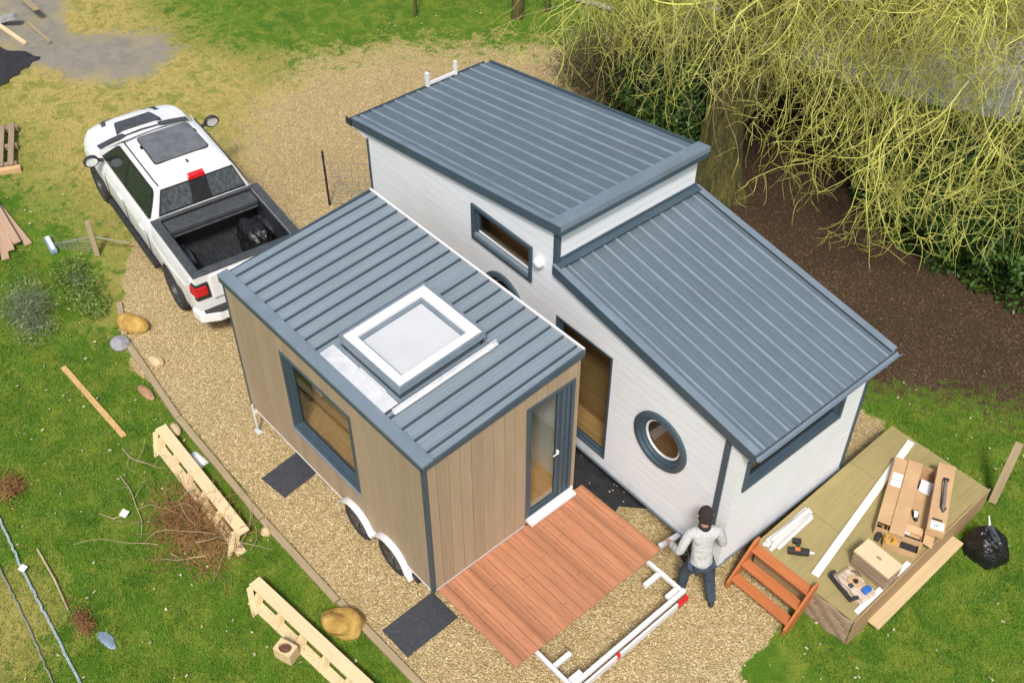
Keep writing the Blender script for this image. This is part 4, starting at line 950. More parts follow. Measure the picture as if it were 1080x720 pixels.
for a, t in ((anL, toL), (anR, toR)):
    d = (t-a); d.z = 0; d.normalize(); h0 = J(a.x, a.y, 0)-d*.06
    sn = [(h0+J(0, 0, .05), (.042, .048)), (h0+d*.09+J(0, 0, .05), (.045, .05)), (h0+d*.20+J(0, 0, .038), (.048, .037)), (h0+d*.27+J(0, 0, .032), (.036, .028))]
    skin_obj('boot', sn, [(0, 1), (1, 2), (2, 3)], M['shoe'], pe, 2)
# ------------------------------------------------------------------ platform, steps and what lies on them
pf = thing('timber_platform', 'pale green treated plywood platform beside the white cabin end, loaded with boxes', 'platform', (3.05, 5.15, 0))
def rel(o, p): return (p[0]-o.location.x, p[1]-o.location.y, p[2]-o.location.z)
mb = MB(); PX0, PX1, PY0, PY1 = 2.27-3.05, 3.83-3.05, 3.60-5.15, 6.72-5.15
mb.box(PX0, PX1-.0, PY0, PY0+.98, .48, .498); mb.box(PX0, PX1, PY0+.986, PY0+2.1, .48, .4985); mb.box(PX0, PX1, PY0+2.106, PY1, .48, .498)
mb.build('deck_sheets', M['treated'], pf, bevel=.002, seg=1)
mb = MB()
for x in (PX0+.03, -.3, .25, PX1-.05): mb.box(x-.022, x+.022, PY0+.05, PY1-.05, .33, .478)
for y in (PY0+.025, PY1-.025): mb.box(PX0+.01, PX1-.012, y-.022, y+.022, .329, .477)
mb.build('joists', M['joist'], pf)
for x in (PX0+.06, PX1-.1):
    for y in (PY0+.1, .0, PY1-.1): mb = MB(); mb.box(x-.045, x+.045, y-.045, y+.045, 0, .327); mb.build('leg', M['joist'], pf)
mb = MB(); mb.box(PX1+.001, PX1+.026, PY0-.0, PY1-.4, .0, .52); mb.box(PX1+.001, PX1+.024, PY1-.395, PY1+.02, .04, .50); mb.build('side_board', M['brown_board'], pf, bevel=.003)
# wavy layered boards on the near end
mb = MB()
for k in range(6):
    z0 = .02+k*.082
    pts = [(.12+.66*i/10, PY0-.028-.012*math.sin(i*1.3+k*2)-.006*k % .02, z0+.010*math.sin(i*.9+k)) for i in range(11)]
    for a, b in zip(pts[:-1], pts[1:]): mb.hexa([(a[0], a[1]-.012, a[2]), (b[0], b[1]-.012, b[2]), (b[0], b[1]+.02, b[2]), (a[0], a[1]+.02, a[2])], [(a[0], a[1]-.004, a[2]+.07), (b[0], b[1]-.004, b[2]+.07), (b[0], b[1]+.02, b[2]+.07), (a[0], a[1]+.02, a[2]+.07)])
mb.build('end_boards', M['ply_edge'], pf)
mb = MB(); mb.box(PX1+.03, PX1+.20, 3.98-5.15, 5.95-5.15, .13, .16); mb.box(PX1+.03, PX1+.06, 4.1-5.15, 5.8-5.15, .0, .128); mb.build('side_step', M['pine'] if 0 else wood('pale_step_plank', (.60, .48, .28), (.47, .34, .17), axis=1, var=.1), pf, bevel=.003)

# steps
st = thing('wooden_steps', 'orange stained open wooden steps leaning up to the platform beside the white cabin', 'steps', (2.76, 3.15, 0))
for s in (-1, 1):
    mb = MB(); x = s*.47
    mb.prism([(-.06, 0), (.10, 0), (.50, .43), (.50, .62), (.40, .62), (-.06, .12)], [], lambda u, v, d: (x-.018+.036*d, u, v), 1); mb.build('stringer', M['stair'], st, bevel=.004)
for i, (y, z) in enumerate(((.055, .16), (.225, .325), (.395, .485))):
    mb = MB(); mb.box(-.45, .45, y-.075, y+.075, z, z+.03); mb.build('tread', M['stair'], st, bevel=.004)
mb = MB(); mb.box(-.449, .449, .455, .475, .10, .30); mb.build('back_board', M['brown_board'], st)

def orient(a, b):
    d = Vector(b)-Vector(a); return math.atan2(d.y, d.x), d.length
def plank(name, a, b, w, h, mat, label, cat, group=None, roll=0, bevel=.003, parent=None):
    """board lying from a to b (centre of its underside)"""
    a, b = Vector(a), Vector(b); d = b-a; Lh = d.length
    mb = MB(); mb.box(-Lh/2, Lh/2, -w/2, w/2, 0, h); o = mb.build(name, mat, parent, bevel=bevel)
    o.location = (a+b)/2; o.rotation_euler = Euler((roll, -math.asin(d.z/Lh), math.atan2(d.y, d.x)), 'XYZ')
    if label: tag(o, label, cat, group)
    return o
plank('batten', (2.64, 6.64, .503), (3.10, 3.78, .503), .105, .028, M['whitewood'], 'long white painted board lying diagonally across the plywood platform', 'board')
# bundle of white trims: each strip its own
strs = [(0, 0, 0, .02, 1.0), (.055, .01, 0, -.03, .98), (.11, -.02, 0, .01, .95), (.02, .03, .022, -.05, .92), (.075, .0, .022, .06, .9), (.045, .04, .044, .0, .86), (.15, .01, 0, .04, .82)]
for i, (dx, dy, dz, rz, ln) in enumerate(strs):
    mb = MB(); l = ln*.46; mb.hexa([(-.024, -l, 0), (.024, -l, 0), (.024, l, 0), (-.024, l, 0)], [(-.024, -l, .004), (.024, -l, .004), (.024, l, .004), (-.024, l, .004)]); mb.box(-.024, -.020, -l, l, .0045, .02)
    o = mb.build('trim_strip', M['strip'], loc=(2.37+dx, 4.12+dy, .502+dz+.001*i), rot=(0, 0, rz-.02)); tag(o, 'white trim strip in the loose bundle beside the top of the orange steps', 'trim strip', 'white trim strips bundled on the platform')
# nail gun by the bundle
t = thing('power_tool', 'black and orange power tool lying beside the white trim bundle', 'power tool', (2.76, 3.90, .5), .7)
mb = MB(); mb.box(-.15, .12, -.04, .04, .02, .10); mb.hexa([(-.03, -.03, .0), (.03, -.03, .0), (.03, .03, .0), (-.03, .03, .0)], [(-.05, -.03, .02), (.05, -.03, .02), (.05, .03, .02), (-.05, .03, .02)]); mb.build('motor_body', M['blackpl'], t, bevel=.015)
mb = MB(); mb.tube([(.0, .03, .05), (-.01, .10, .04), (-.02, .17, .035)], [.022, .020, .026], 10); mb.build('handle', M['blackpl'], t, smooth=True)
mb = MB(); mb.box(-.07, .0, -.028, .028, .101, .118); mb.build('top_cover', M['orange'], t, bevel=.01)
mb = MB(); mb.box(-.08, .03, .15, .21, .002, .07); mb.build('battery', M['blackpl'], t, bevel=.008)
mb = MB(); mb.tube([(.12, 0, .06), (.19, 0, .06)], [.025, .012], 12); mb.build('nose', M['galv'], t)

# open cardboard box with slats of card over it
ang = math.atan2(6.17-5.0, 2.93-3.42)
bx = thing('open_cardboard_box', 'wide open brown cardboard box with white labels and flaps on the platform', 'cardboard box', (3.24, 5.62, .5), ang-PI/2)
w_, l_ = .31, .66; hh = .16
mb = MB(); mb.box(-w_, w_, -l_, l_, .0, .006); mb.build('bottom', M['cardin'], bx)
mb = MB()
mb.box(-w_, -w_+.008, -l_, l_, .007, hh); mb.box(w_-.008, w_, -l_, l_, .007, hh); mb.box(-w_+.009, w_-.009, -l_, -l_+.008, .007, hh); mb.box(-w_+.009, w_-.009, l_-.008, l_, .007, hh); mb.build('sides', M['card'], bx)
mb = MB(); mb.hexa([(-w_, -l_+.1, hh+.002), (-.10, -l_+.1, hh-.008), (-.10, l_, hh-.008), (-w_, l_, hh+.002)], [(-w_, -l_+.1, hh+.008), (-.10, -l_+.1, hh-.002), (-.10, l_, hh-.002), (-w_, l_, hh+.008)]); fl = mb.build('flap', M['card'], bx)
mb = MB(); mb.hexa([(-.13, -l_-.03, hh+.010), (.06, -l_-.03, hh+.015), (.06, l_+.01, hh+.015), (-.13, l_+.01, hh+.010)], [(-.13, -l_-.03, hh+.022), (.06, -l_-.03, hh+.027), (.06, l_+.01, hh+.027), (-.13, l_+.01, hh+.022)]); mb.build('flap', M['card'], bx)
mb = MB(); mb.hexa([(w_, -l_, hh-.006), (w_+.12, -l_, hh-.05), (w_+.12, l_-.2, hh-.05), (w_, l_-.2, hh-.006)], [(w_, -l_, hh), (w_+.12, -l_, hh-.044), (w_+.12, l_-.2, hh-.044), (w_, l_-.2, hh)]); mb.build('flap', M['card'], bx)
mb = MB(); mb.box(-w_+.03, -.145, .12, .37, hh+.0085, hh+.0105); lb = mb.build('paper_label', M['label'], bx)
mb = MB(); mb.box(-w_+.035, -.15, .235, .242, hh+.0106, hh+.0115); mb.build('label_line', M['ink'], lb)
mb = MB(); mb.hexa([(.09, .26, .09), (.24, .22, .09), (.26, .45, .10), (.10, .47, .10)], [(.09, .26, .093), (.24, .22, .093), (.26, .45, .103), (.10, .47, .103)]); mb.build('paper_label', M['label'], bx)
mb = MB(); mb.box(.07, w_-.01, -l_+.12, .30, .01, .075); mb.build('inner_tray', M['card'], bx)
t = thing('tape_dispenser', 'small black packing tape dispenser lying in the open cardboard box', 'tape dispenser', (3.43, 5.50, .578), ang-PI/2+.3)
mb = MB(); mb.ring((0, 0, .035), 1, [(.048, -.025), (.048, .025), (.03, .025), (.03, -.025)], 'x', 24); mb.build('tape_roll', M['label'], t)
mb = MB(); mb.box(-.03, .03, -.08, .07, .0, .012); mb.box(-.034, -.028, -.06, .06, .012, .07); mb.box(.028, .034, -.06, .06, .012, .07); mb.tube([(0, -.07, .02), (0, -.12, .05)], .018, 8); mb.build('holder', M['blackpl'], t, bevel=.004)
# second, empty box standing in front, with cables
b2 = thing('small_open_box', 'small open cardboard box full of dark clutter at the front end of the wide box', 'cardboard box', (3.55, 5.03, .5), ang-PI/2)
mb = MB(); mb.box(-.22, .22, -.16, .16, .002, .008); mb.box(-.22, -.214, -.16, .16, .009, .11); mb.box(.214, .22, -.16, .16, .009, .11); mb.box(-.213, .213, -.16, -.154, .009, .11); mb.box(-.213, .213, .154, .16, .009, .11); mb.build('carton', M['card'], b2)
mb = MB(); mb.hexa([(-.22, .16, .104), (.22, .16, .104), (.22, .25, .14), (-.22, .25, .14)], [(-.22, .16, .11), (.22, .16, .11), (.22, .25, .146), (-.22, .25, .146)]); mb.build('flap', M['card'], b2)
mb = MB(); mb.box(.0, .205, -.15, .15, .009, .06); mb.build('dark_foam', M['blackpl'], b2, bevel=.01)
mb = MB(); random.seed(4)
pts = []
for i in range(46):
    a = i*.55; pts.append((-.08+.07*math.cos(a)*(1-.004*i)+.02*math.sin(i), -.02+.09*math.sin(a), .03+.0016*i+.008*math.sin(i*1.7)))
mb.tube(pts, .009, 6); o = mb.build('coiled_cable', M['yellow'], loc=(3.50, 4.98, .5), rot=(0, 0, .3), smooth=True); tag(o, 'tangled yellow cable spilling out of the small open box', 'cable')
mb = MB(); mb.tube([(-.12, .05, .03), (.0, .08, .07), (.12, .02, .06)], [.02, .028, .02], 10); mb.box(-.03, .03, .0, .06, .07, .10); o = mb.build('hand_tool', M['galv'], loc=(3.49, 5.08, .53), rot=(0, 0, .8)); tag(o, 'silver hand tool on the tangled yellow cable', 'hand tool')
mb = MB(); mb.tube([(0, -.12, .02), (.02, 0, .05), (-.01, .13, .02)], [.03, .045, .03], 10); o = mb.build('work_glove', M['blackpl'], loc=(3.26, 4.93, .5), rot=(0, 0, .4), smooth=True); tag(o, 'black crumpled glove between the pale block and the cardboard box', 'glove')
# long carton on top
lc_a = math.atan2(5.30-6.40, 3.80-3.28)
lc = thing('long_carton', 'long closed cardboard carton with a dark metal tool on it, rightmost box on the platform', 'cardboard box', (3.55, 5.86, .665), lc_a+PI/2)
mb = MB(); mb.box(-.115, .115, -.60, .60, .005, .13); mb.build('carton', M['card'], lc, bevel=.004)
mb = MB(); mb.box(-.08, .09, -.58, -.45, .131, .134); lb = mb.build('paper_label', M['label'], lc)
mb = MB()
for k in range(3): mb.box(-.03+k*.02, -.022+k*.02, -.54, -.50, .1345, .1355)
mb.box(-.06, .06, -.475, -.47, .1345, .1355); mb.build('print', M['ink'], lb)
mb = MB(); mb.box(-.07, .06, -.43, -.40, .131, .1335); mb.build('hand_slot', M['ink'], lc)
tl_ = thing('metal_file_tool', 'long pointed grey metal tool with black edging on the long carton', 'hand tool', (3.56, 5.90, .80), lc_a+PI/2+.06)
mb = MB(); mb.hexa([(-.035, -.22, .0), (.03, -.22, .0), (.03, .25, .0), (-.02, .25, .0)], [(-.02, -.22, .03), (.02, -.22, .03), (.02, .25, .03), (-.01, .25, .03)]); mb.add([(-.035, -.22, 0), (.03, -.22, 0), (0, -.30, 0), (-.02, -.22, .03), (.02, -.22, .03), (0, -.30, .01)], [(0, 2, 1), (3, 4, 5), (0, 3, 5, 2), (1, 2, 5, 4)]); mb.build('blade', plain('worn_brown_grey_metal', (.28, .23, .20), .4, .4, .2, 9), tl_)
mb = MB(); mb.tube([(-.04, -.22, .012), (0, -.31, .01), (.036, -.22, .012)], .008, 6); mb.box(-.042, -.036, -.22, .25, .0, .02); mb.box(-.03, .04, .25, .28, .0, .04); mb.build('black_edge', M['blackpl'], tl_)
# pale block with ply layers
pb = thing('pale_wooden_block', 'pale rectangular wooden box with layered plywood sides next to the yellow cable', 'wooden box', (3.56, 4.40, .5), -.05)
mb = MB(); mb.box(-.27, .27, -.15, .15, .27, .30); tp = mb.build('lid', wood('birch_ply_face', (.68, .55, .36), (.58, .44, .26), axis=0, var=.05), pb, bevel=.003)
mb = MB()
for k in range(9): e = .006*math.sin(k*2.1); mb.box(-.26+e, .26+e, -.145+e*.7, .145-e*.5, .003+k*.0295, .003+k*.0295+.024)
mb.build('ply_layers', M['ply_edge'], pb)
mb = MB(); mb.box(-.03, .04, -.02, .02, .3005, .303); mb.build('knot_patch', M['cardin'], tp)
# chop saw scene
sw = thing('mitre_saw', 'compact saw with curled base plate, blue knob and black rail at the near platform corner', 'saw', (3.53, 4.0, .5), -.15)
mb = MB(); pr = [(-.24+.48*i/12, .16+.02*math.sin(i*1.4)) for i in range(13)]+[(.24-.48*i/12, -.14+.018*math.sin(i*1.1+1)) for i in range(13)]
mb.prism(pr, [], lambda u, v, d: (u, v, .004+.05*d), 1); mb.prism([(x*.86, y*.8) for x, y in pr], [], lambda u, v, d: (u, v, .056+.035*d), 1); mb.build('base_plate', plain('pinkish_layered_wood', (.46, .34, .26), .7, 0, .3, 5, (1, 8, 1), bump=.4, bs=30, col2=(.66, .55, .44)), sw, bevel=.006)
mb = MB(); mb.ring((-.02, .02, .092), 1, [(.085, 0), (.085, .02), (.03, .024), (.03, 0)], 'z', 28); mb.build('turntable', M['card'], sw)
mb = MB(); mb.ring((-.0, .02, .117), 1, [(.028, 0), (.028, .025), (.001, .028), (.001, 0)], 'z', 16); mb.build('pivot', M['blackpl'], sw)
mb = MB(); mb.box(.13, .20, -.02, .10, .092, .16); mb.build('knob', M['blue'], sw, bevel=.014)
mb = MB(); mb.beam((-.27, -.15, .07), (.16, -.20, .07), .045, .04); mb.beam((-.27, -.15, .07), (-.27, -.06, .09), .04, .03); mb.beam((.14, -.20, .08), (.17, -.10, .09), .04, .04); mb.build('guide_rail', M['blackpl'], sw, bevel=.008)
mb = MB(); mb.box(-.02, .03, -.04, -.09, .094, .12); mb.tube([(-.15, .10, .1), (-.10, .14, .13), (-.02, .13, .12)], .01, 6); mb.build('clamp', M['darkgrey'], sw)
plank('offcut', (3.775, 3.72, .503), (3.79, 4.85, .503), .07, .02, M['whitewood'], 'thin white offcut along the outer edge of the platform near the saw', 'board')

# black bag
bg_ = thing('black_bag', 'bulging black rubble bag on the grass beside the platform', 'bag', (4.26, 6.15, 0))
mb = MB(); rr = []
NA, NB = 36, 9
for j in range(NB+1):
    t_ = j/NB; z = .40*math.sin(t_*PI/2)**.8; r = .28*math.cos(t_*PI/2*.93)**.55*(1+.06*math.sin(j))
    for i in range(NA):
        a = 2*PI*i/NA; f = 1+.07*math.sin(5*a+j*.7)+.05*math.sin(11*a-j*1.3); rr.append((r*f*math.cos(a), r*f*.88*math.sin(a), z+.012*math.sin(7*a+j)*(j > 0)))
fs = [(j*NA+i, j*NA+(i+1) % NA, (j+1)*NA+(i+1) % NA, (j+1)*NA+i) for j in range(NB) for i in range(NA)]+[tuple(NB*NA+i for i in range(NA))]
mb.add(rr, fs); mb.build('sack', M['bag'], bg_, smooth=True)
mb = MB(); mb.tube([(.02, .0, .38), (.05, -.02, .46), (-.12, .04, .44), (-.08, .02, .36)], [.03, .02, .02, .03], 8); mb.beam((-.10, .07, .44), (.10, -.04, .40), .09, .02); mb.build('strap', M['darkgrey'], bg_, smooth=True)
mb = MB(); mb.tube([(-.1, .1, .40), (-.18, .15, .52)], [.02, .008], 6); mb.build('handle', M['galv'], bg_)
plank('leaning_post', (3.88, 7.0, .02), (3.80, 7.28, 1.02), .11, .035, M['oldwood'], 'weathered timber post leaning upright in the grass beyond the platform', 'post')

# ------------------------------------------------------------------ mats, edging, stones
for loc, rz, sx, sy, lab in (((-3.15, -.14, .006), .12, .52, .70, 'charcoal rubber mat on the gravel under the side window of the tan cabin'), ((.03, -.27, .006), .02, .52, .84, 'charcoal rubber mat on the gravel at the near corner of the tan cabin')):
    mb = MB(); mb.box(-sx/2, sx/2, -sy/2, sy/2, 0, .014); o = mb.build('rubber_mat', M['rubber'], loc=loc, rot=(0, 0, rz), bevel=.004); tag(o, lab, 'mat', 'rubber mats on the gravel')
ed = [((-8.2, -.28), (-7.42, -.58), 'short grey edging board behind the ochre boulder, nearest the pickup'), ((-7.38, -.62), (-5.22, -.83), 'weathered edging board on the lawn side between the grey stone and the flat brown stone'), ((-5.2, -.83), (-2.75, -.90), 'long weathered edging board running beside the upper pine frame'), ((-2.73, -.90), (-.95, -.88), 'weathered edging board between the small round stone and the big boulder'), ((-.93, -.86), (1.4, -.78), 'weathered edging board beside the big ochre boulder, running out of the picture')]
for a, b, lab in ed:
    plank('edging_board', (*a, -.02), (*b, -.02), .10, .075, M['oldwood'], lab, 'edging board', 'timber boards edging the gravel', bevel=.012)
def rock(name, x, y, r, sq, mat, lab, cat='stone', grp='stones along the gravel edge', seed=0, rz=0, lump=.16):
    import bmesh
    bm = bmesh.new(); bmesh.ops.create_icosphere(bm, subdivisions=4, radius=1); rs = np.random.RandomState(seed); k = rs.randn(7, 3)*1.5; ph = rs.rand(7)*6
    for v in bm.verts:
        n = sum(math.sin(v.co.dot(Vector(k[i]))+ph[i])/(1+i*.45) for i in range(7)); f = 1+lump*n*.5
        v.co = Vector((v.co.x*r*sq[0], v.co.y*r*sq[1], v.co.z*r*sq[2]))*f
        v.co.z += r*sq[2]*.55
    me = bpy.data.meshes.new(name); bm.to_mesh(me); bm.free(); me.materials.append(mat); me.polygons.foreach_set('use_smooth', [True]*len(me.polygons))
    o = bpy.data.objects.new(name, me); C.objects.link(o); o.location = (x, y, 0); o.rotation_euler = (0, 0, rz); return tag(o, lab, cat, grp)
rock('boulder', -7.50, -.36, .27, (1.0, .62, .6), M['boulder'], 'ochre oval boulder at the far end of the edging boards near the pickup', 'boulder', seed=3, rz=.5)
rock('boulder', -.60, -1.04, .30, (1.0, .72, .62), M['boulder'], 'largest ochre boulder, lying between the edging board and the lower pine frame', 'boulder', seed=8, rz=.7, lump=.24)
rock('stone', -7.24, -.74, .16, (1, .85, .7), M['greystone'], 'grey round stone at the board end beside the ochre oval boulder', seed=5)
rock('stone', -6.50, -.50, .12, (1.1, .75, .7), M['paleboulder'], 'small pale stone on the gravel just past the grey stone', seed=6, rz=.3)
rock('stone', -5.98, -.95, .16, (1.15, .5, .38), plain('brown_sandstone', (.34, .20, .10), .9, 0, .3, 9, bump=.5, bs=14, bd=.02), 'flat brown stone in the grass beside the edging board', seed=7, rz=.1)
rock('stone', -5.00, -.99, .13, (1.15, .6, .55), M['paleboulder'], 'pale yellow oval stone above the upper pine frame', seed=9, rz=-.2)
rock('stone', -2.50, -.98, .08, (1, .9, .8), M['paleboulder'], 'smallest round stone against the edging board by the lower end of the upper pine frame', seed=10)
t = thing('paint_tray', 'small silver grey tray in the grass between upper pine frame and edging board', 'tray', (-4.28, -1.02, .0), .1)
mb = MB(); mb.prism([(-.17, -.05), (-.12, -.075), (.16, -.075), (.16, .075), (-.12, .075), (-.17, .05)], [], lambda u, v, d: (u, v, .01+.02*d), 1); mb.build('tray_base', M['galv'], t, bevel=.006)
mb = MB(); mb.box(-.08, .13, -.05, .05, .031, .04); mb.build('inset', M['label'], t)

# ------------------------------------------------------------------ pine ladder frames on the lawn
def pine_frame(x0, x1, y, rz, lab, nsp, zt_=.17):
    t = thing('pine_truss', lab, 'timber frame', ((x0+x1)/2, y, 0), rz, 'pine frames lying on the lawn'); l = (x1-x0)/2
    mb = MB(); mb.box(-l, l-.06, .0, .17, zt_, zt_+.04); mb.build('top_board', M['pine'], t, bevel=.004)
    mb = MB(); mb.box(-l+.10, l+.10, -.135, .005, .0, .035); mb.build('bottom_board', M['pine'], t, bevel=.004)
    for k in range(nsp):
        x = -l+.2+(2*l-.35)*k/(nsp-1)
        mb = MB(); mb.hexa([(x-.05, -.12, .037), (x+.05, -.12, .037), (x+.05, .0, .037), (x-.05, .0, .037)], [(x-.05, -.02, zt_-.002), (x-.01, -.02, zt_-.002), (x-.01, .12, zt_-.002), (x-.05, .12, zt_-.002)]); mb.build('spacer', M['pinez'], t, bevel=.003)
    mb = MB(); mb.hexa([(-l+.26, -.20, .0), (-l+.31, -.21, .0), (-l+.31, -.145, .0), (-l+.26, -.14, .0)], [(-l+.0, -.05, zt_), (-l+.05, -.05, zt_), (-l+.05, .018, zt_), (-l+.0, .018, zt_)]); mb.build('end_strut', M['pinez'], t, bevel=.003)
    mb = MB(); mb.hexa([(l-.0, -.25, .0), (l+.05, -.25, .0), (l+.05, -.19, .0), (l-.0, -.19, .0)], [(l-.22, -.04, zt_-.03), (l-.17, -.04, zt_-.03), (l-.17, .018, zt_-.03), (l-.22, .018, zt_-.03)]); mb.build('end_strut', M['pinez'], t, bevel=.003)
pine_frame(-5.06, -2.52, -1.30, -.035, 'upper pine ladder frame, lying complete between the edging boards and the brushwood heap', 6)
pine_frame(-1.82, .75, -1.52, .10, 'lower pine ladder frame by the largest boulder, running out of the picture', 6)
plank('pine_plank', (-7.40, -1.66, .0), (-5.42, -1.62, .0), .085, .03, wood('orange_pine', (.62, .42, .19), (.50, .30, .11), axis=0, var=.1), 'single narrow pine plank lying alone on the left lawn', 'plank')
t = thing('log_planter', 'pale wooden planter with brown soil beside the lower pine frame', 'planter', (-.72, -1.80, 0), .35)
mb = MB(); mb.prism([(-.13, -.09), (.13, -.09), (.13, .09), (-.13, .09)], [[(.085*math.cos(-a*PI/8), .072*math.sin(-a*PI/8)) for a in range(16)]], lambda u, v, d: (u, v, .002+.22*d), 1); mb.build('planter_body', M['pinez'], t, bevel=.006)
mb = MB(); mb.ring((0, 0, .15), 1, [(.079, 0), (.079, .03), (.001, .05), (.001, 0)], 'z', 16); mb.build('soil', plain('brown_soil', (.12, .055, .03), .95, 0, .3, 30, bump=.6), t)
t = thing('plant_marker', 'small white square marker card on a bent twig in the left lawn', 'marker', (-4.07, -2.30, 0), .4)
mb = MB(); mb.hexa([(-.055, -.05, .05), (.055, -.05, .05), (.055, .05, .075), (-.055, .05, .075)], [(-.055, -.05, .054), (.055, -.05, .054), (.055, .05, .079), (-.055, .05, .079)]); mb.build('card', M['label'], t)
mb = MB(); mb.tube([(.05, 0, .0), (.03, 0, .05), (-.1, -.12, .03), (-.35, -.13, .02)], .007, 6); mb.build('stem', M['twig2'], t)

# rope and wire across the corner
def rope(name, pts, r, mat, lab, cat, seed=1):
    rs = np.random.RandomState(seed); P = []
    for a, b in zip(pts[:-1], pts[1:]):
        for k in range(14): t_ = k/14; P.append((a[0]+(b[0]-a[0])*t_+rs.randn()*.006, a[1]+(b[1]-a[1])*t_+rs.randn()*.006, a[2]+(b[2]-a[2])*t_))
    P.append(pts[-1]); mb = MB(); mb.tube(P, r, 6); o = mb.build(name, mat, smooth=True); return tag(o, lab, cat) if lab else o
rope('rope', [(-6.2, -3.52, .05), (-5.14, -3.64, .03), (-4.1, -3.76, .03), (-3.0, -3.84, .02), (-1.6, -3.96, .02)], .019, M['rope'], 'speckled blue white rope running across the bottom left lawn', 'rope')
rope('wire', [(-5.6, -3.78, .06), (-4.38, -3.97, .04), (-3.3, -4.06, .02), (-2.2, -4.18, .02)], .011, M['wire'], 'thin grey wire lying left of the blue white rope', 'wire')
mb = MB(); mb.hexa([(-.05, -.045, .05), (.05, -.045, .05), (.05, .045, .06), (-.05, .045, .06)], [(-.05, -.045, .054), (.05, -.045, .054), (.05, .045, .064), (-.05, .045, .064)]); o = mb.build('rope_tag', M['label'], loc=(-4.14, -3.74, .01), rot=(0, 0, .4)); tag(o, 'small white tag fixed on the blue white rope', 'tag')
mb = MB(); mb.tube([(-4.33, -3.46, .03), (-3.7, -3.5, .05), (-3.15, -3.57, .04)], [.014, .016, .012], 7); o = mb.build('stick', M['twig2']); tag(o, 'thin pale stick lying in the grass right of the rope', 'stick')
rock('rag', -2.42, -3.40, .15, (1.2, .5, .16), M['bluegrey'], 'faded blue grey rag beside the brown twig clump at the bottom left', 'rag', None, seed=12, rz=.2, lump=.4)

# timber heaps at the left edge
random.seed(21)
for i in range(7):
    a = (i-3)*.11; x = -11.45+random.uniform(-.1, .1); y = -1.02+(i-3)*.05
    plank('scrap_board', (x-.75, y+.22-a*.2, .02+.045*(i % 3)), (x+.70+.2*random.random(), y-.22+a*1.0, .02+.045*(i % 3)), .13, .035, wood('pinkish_scrap_timber_%s' % 'abcdefg'[i], (.52, .36, .24), (.38, .25, .16), axis=0, var=.1), 'splintered pinkish board in the fanned heap at the left edge of the picture', 'scrap board', 'fanned heap of scrap boards')
pl = thing('pallet', 'broken pale pallet crate at the left edge, level with the pickup', 'pallet', (-13.95, .02, 0), -.42)
for k in range(4): mb = MB(); mb.box(-.75, .75, -.33+k*.19, -.22+k*.19, .14, .165); mb.build('slat', M['ply_edge'], pl, bevel=.003)
for x in (-.68, 0, .66): mb = MB(); mb.box(x-.045, x+.045, -.36, .40, .03, .138); mb.build('bearer', M['ply_edge'], pl, bevel=.003)
mb = MB(); mb.hexa([(.74, -.42, .0), (.84, -.42, .0), (.84, .46, .0), (.74, .46, .0)], [(.74, -.42, .12), (.84, -.42, .10), (.84, .46, .10), (.74, .46, .12)]); mb.build('end_board', M['card'], pl, bevel=.003)
t = thing('float_box', 'small faded blue white casing lying on the grass by the wire netting', 'casing', (-10.40, -.48, 0), -.15)
mb = MB(); mb.box(-.24, .24, -.06, .06, .01, .10); mb.build('casing', M['bluegrey'], t, bevel=.015); mb = MB(); mb.box(-.22, .2, -.03, .035, .101, .108); mb.build('lid', M['label'], t)
fp = thing('netting_fence', 'low wire netting with a leaning grey post on the lawn left of the pickup', 'fence', (-9.68, .05, 0))
mb = MB(); mb.beam((.05, -.02, .0), (-.02, .02, .72), .09, .05); mb.build('post', M['oldwood'], fp, bevel=.006)
mb = MB(); mb.tube([(.35, .5, .2), (.0, .0, .40), (-.6, -.35, .1)], .012, 6); mb.build('rail_wire', M['wire'], fp)
mb = MB()
for i in range(9):
    t_ = i/8; x = -.05-.6*t_; y = -.05-.42*t_; mb.tube([(x, y, .0), (x-.02, y+.01, .38-.25*t_)], .0035, 3)
for z in (.06, .14, .22, .3): mb.tube([(-.05, -.05, z), (-.65, -.47, z*.4)], .0035, 3)
mb.build('wire_netting', M['wire'], fp)
# mesh fence seen behind the tan cabin
fn = thing('wire_fence_panel', 'thin wire mesh fence with a dark stake behind the tan cabin roof', 'fence', (-8.13, 3.98, 0))
mb = MB(); mb.tube([(0, 0, 0), (0, 0, 1.2)], .022, 8); mb.build('stake', M['steel'], fn)
mb = MB(); mb.tube([(.9, 1.1, 0), (.9, 1.1, 1.0)], .015, 8); mb.build('stake', M['wire'], fn)
mb = MB()
for i in range(13): t_ = i/12; mb.tube([(.9*t_, 1.1*t_, .05), (.9*t_+.02, 1.1*t_, 1.0-.08*math.sin(t_*PI))], .006, 3)
for z in (.05, .2, .35, .5, .65, .8, .97): mb.tube([(0, 0, z), (.45, .55, z-.05), (.9, 1.1, z)], .006, 3)
mb.tube([(0, 0, 1.0), (.35, .3, .35), (.7, .7, .0)], .008, 5); mb.build('wire_mesh', M['wire'], fn)
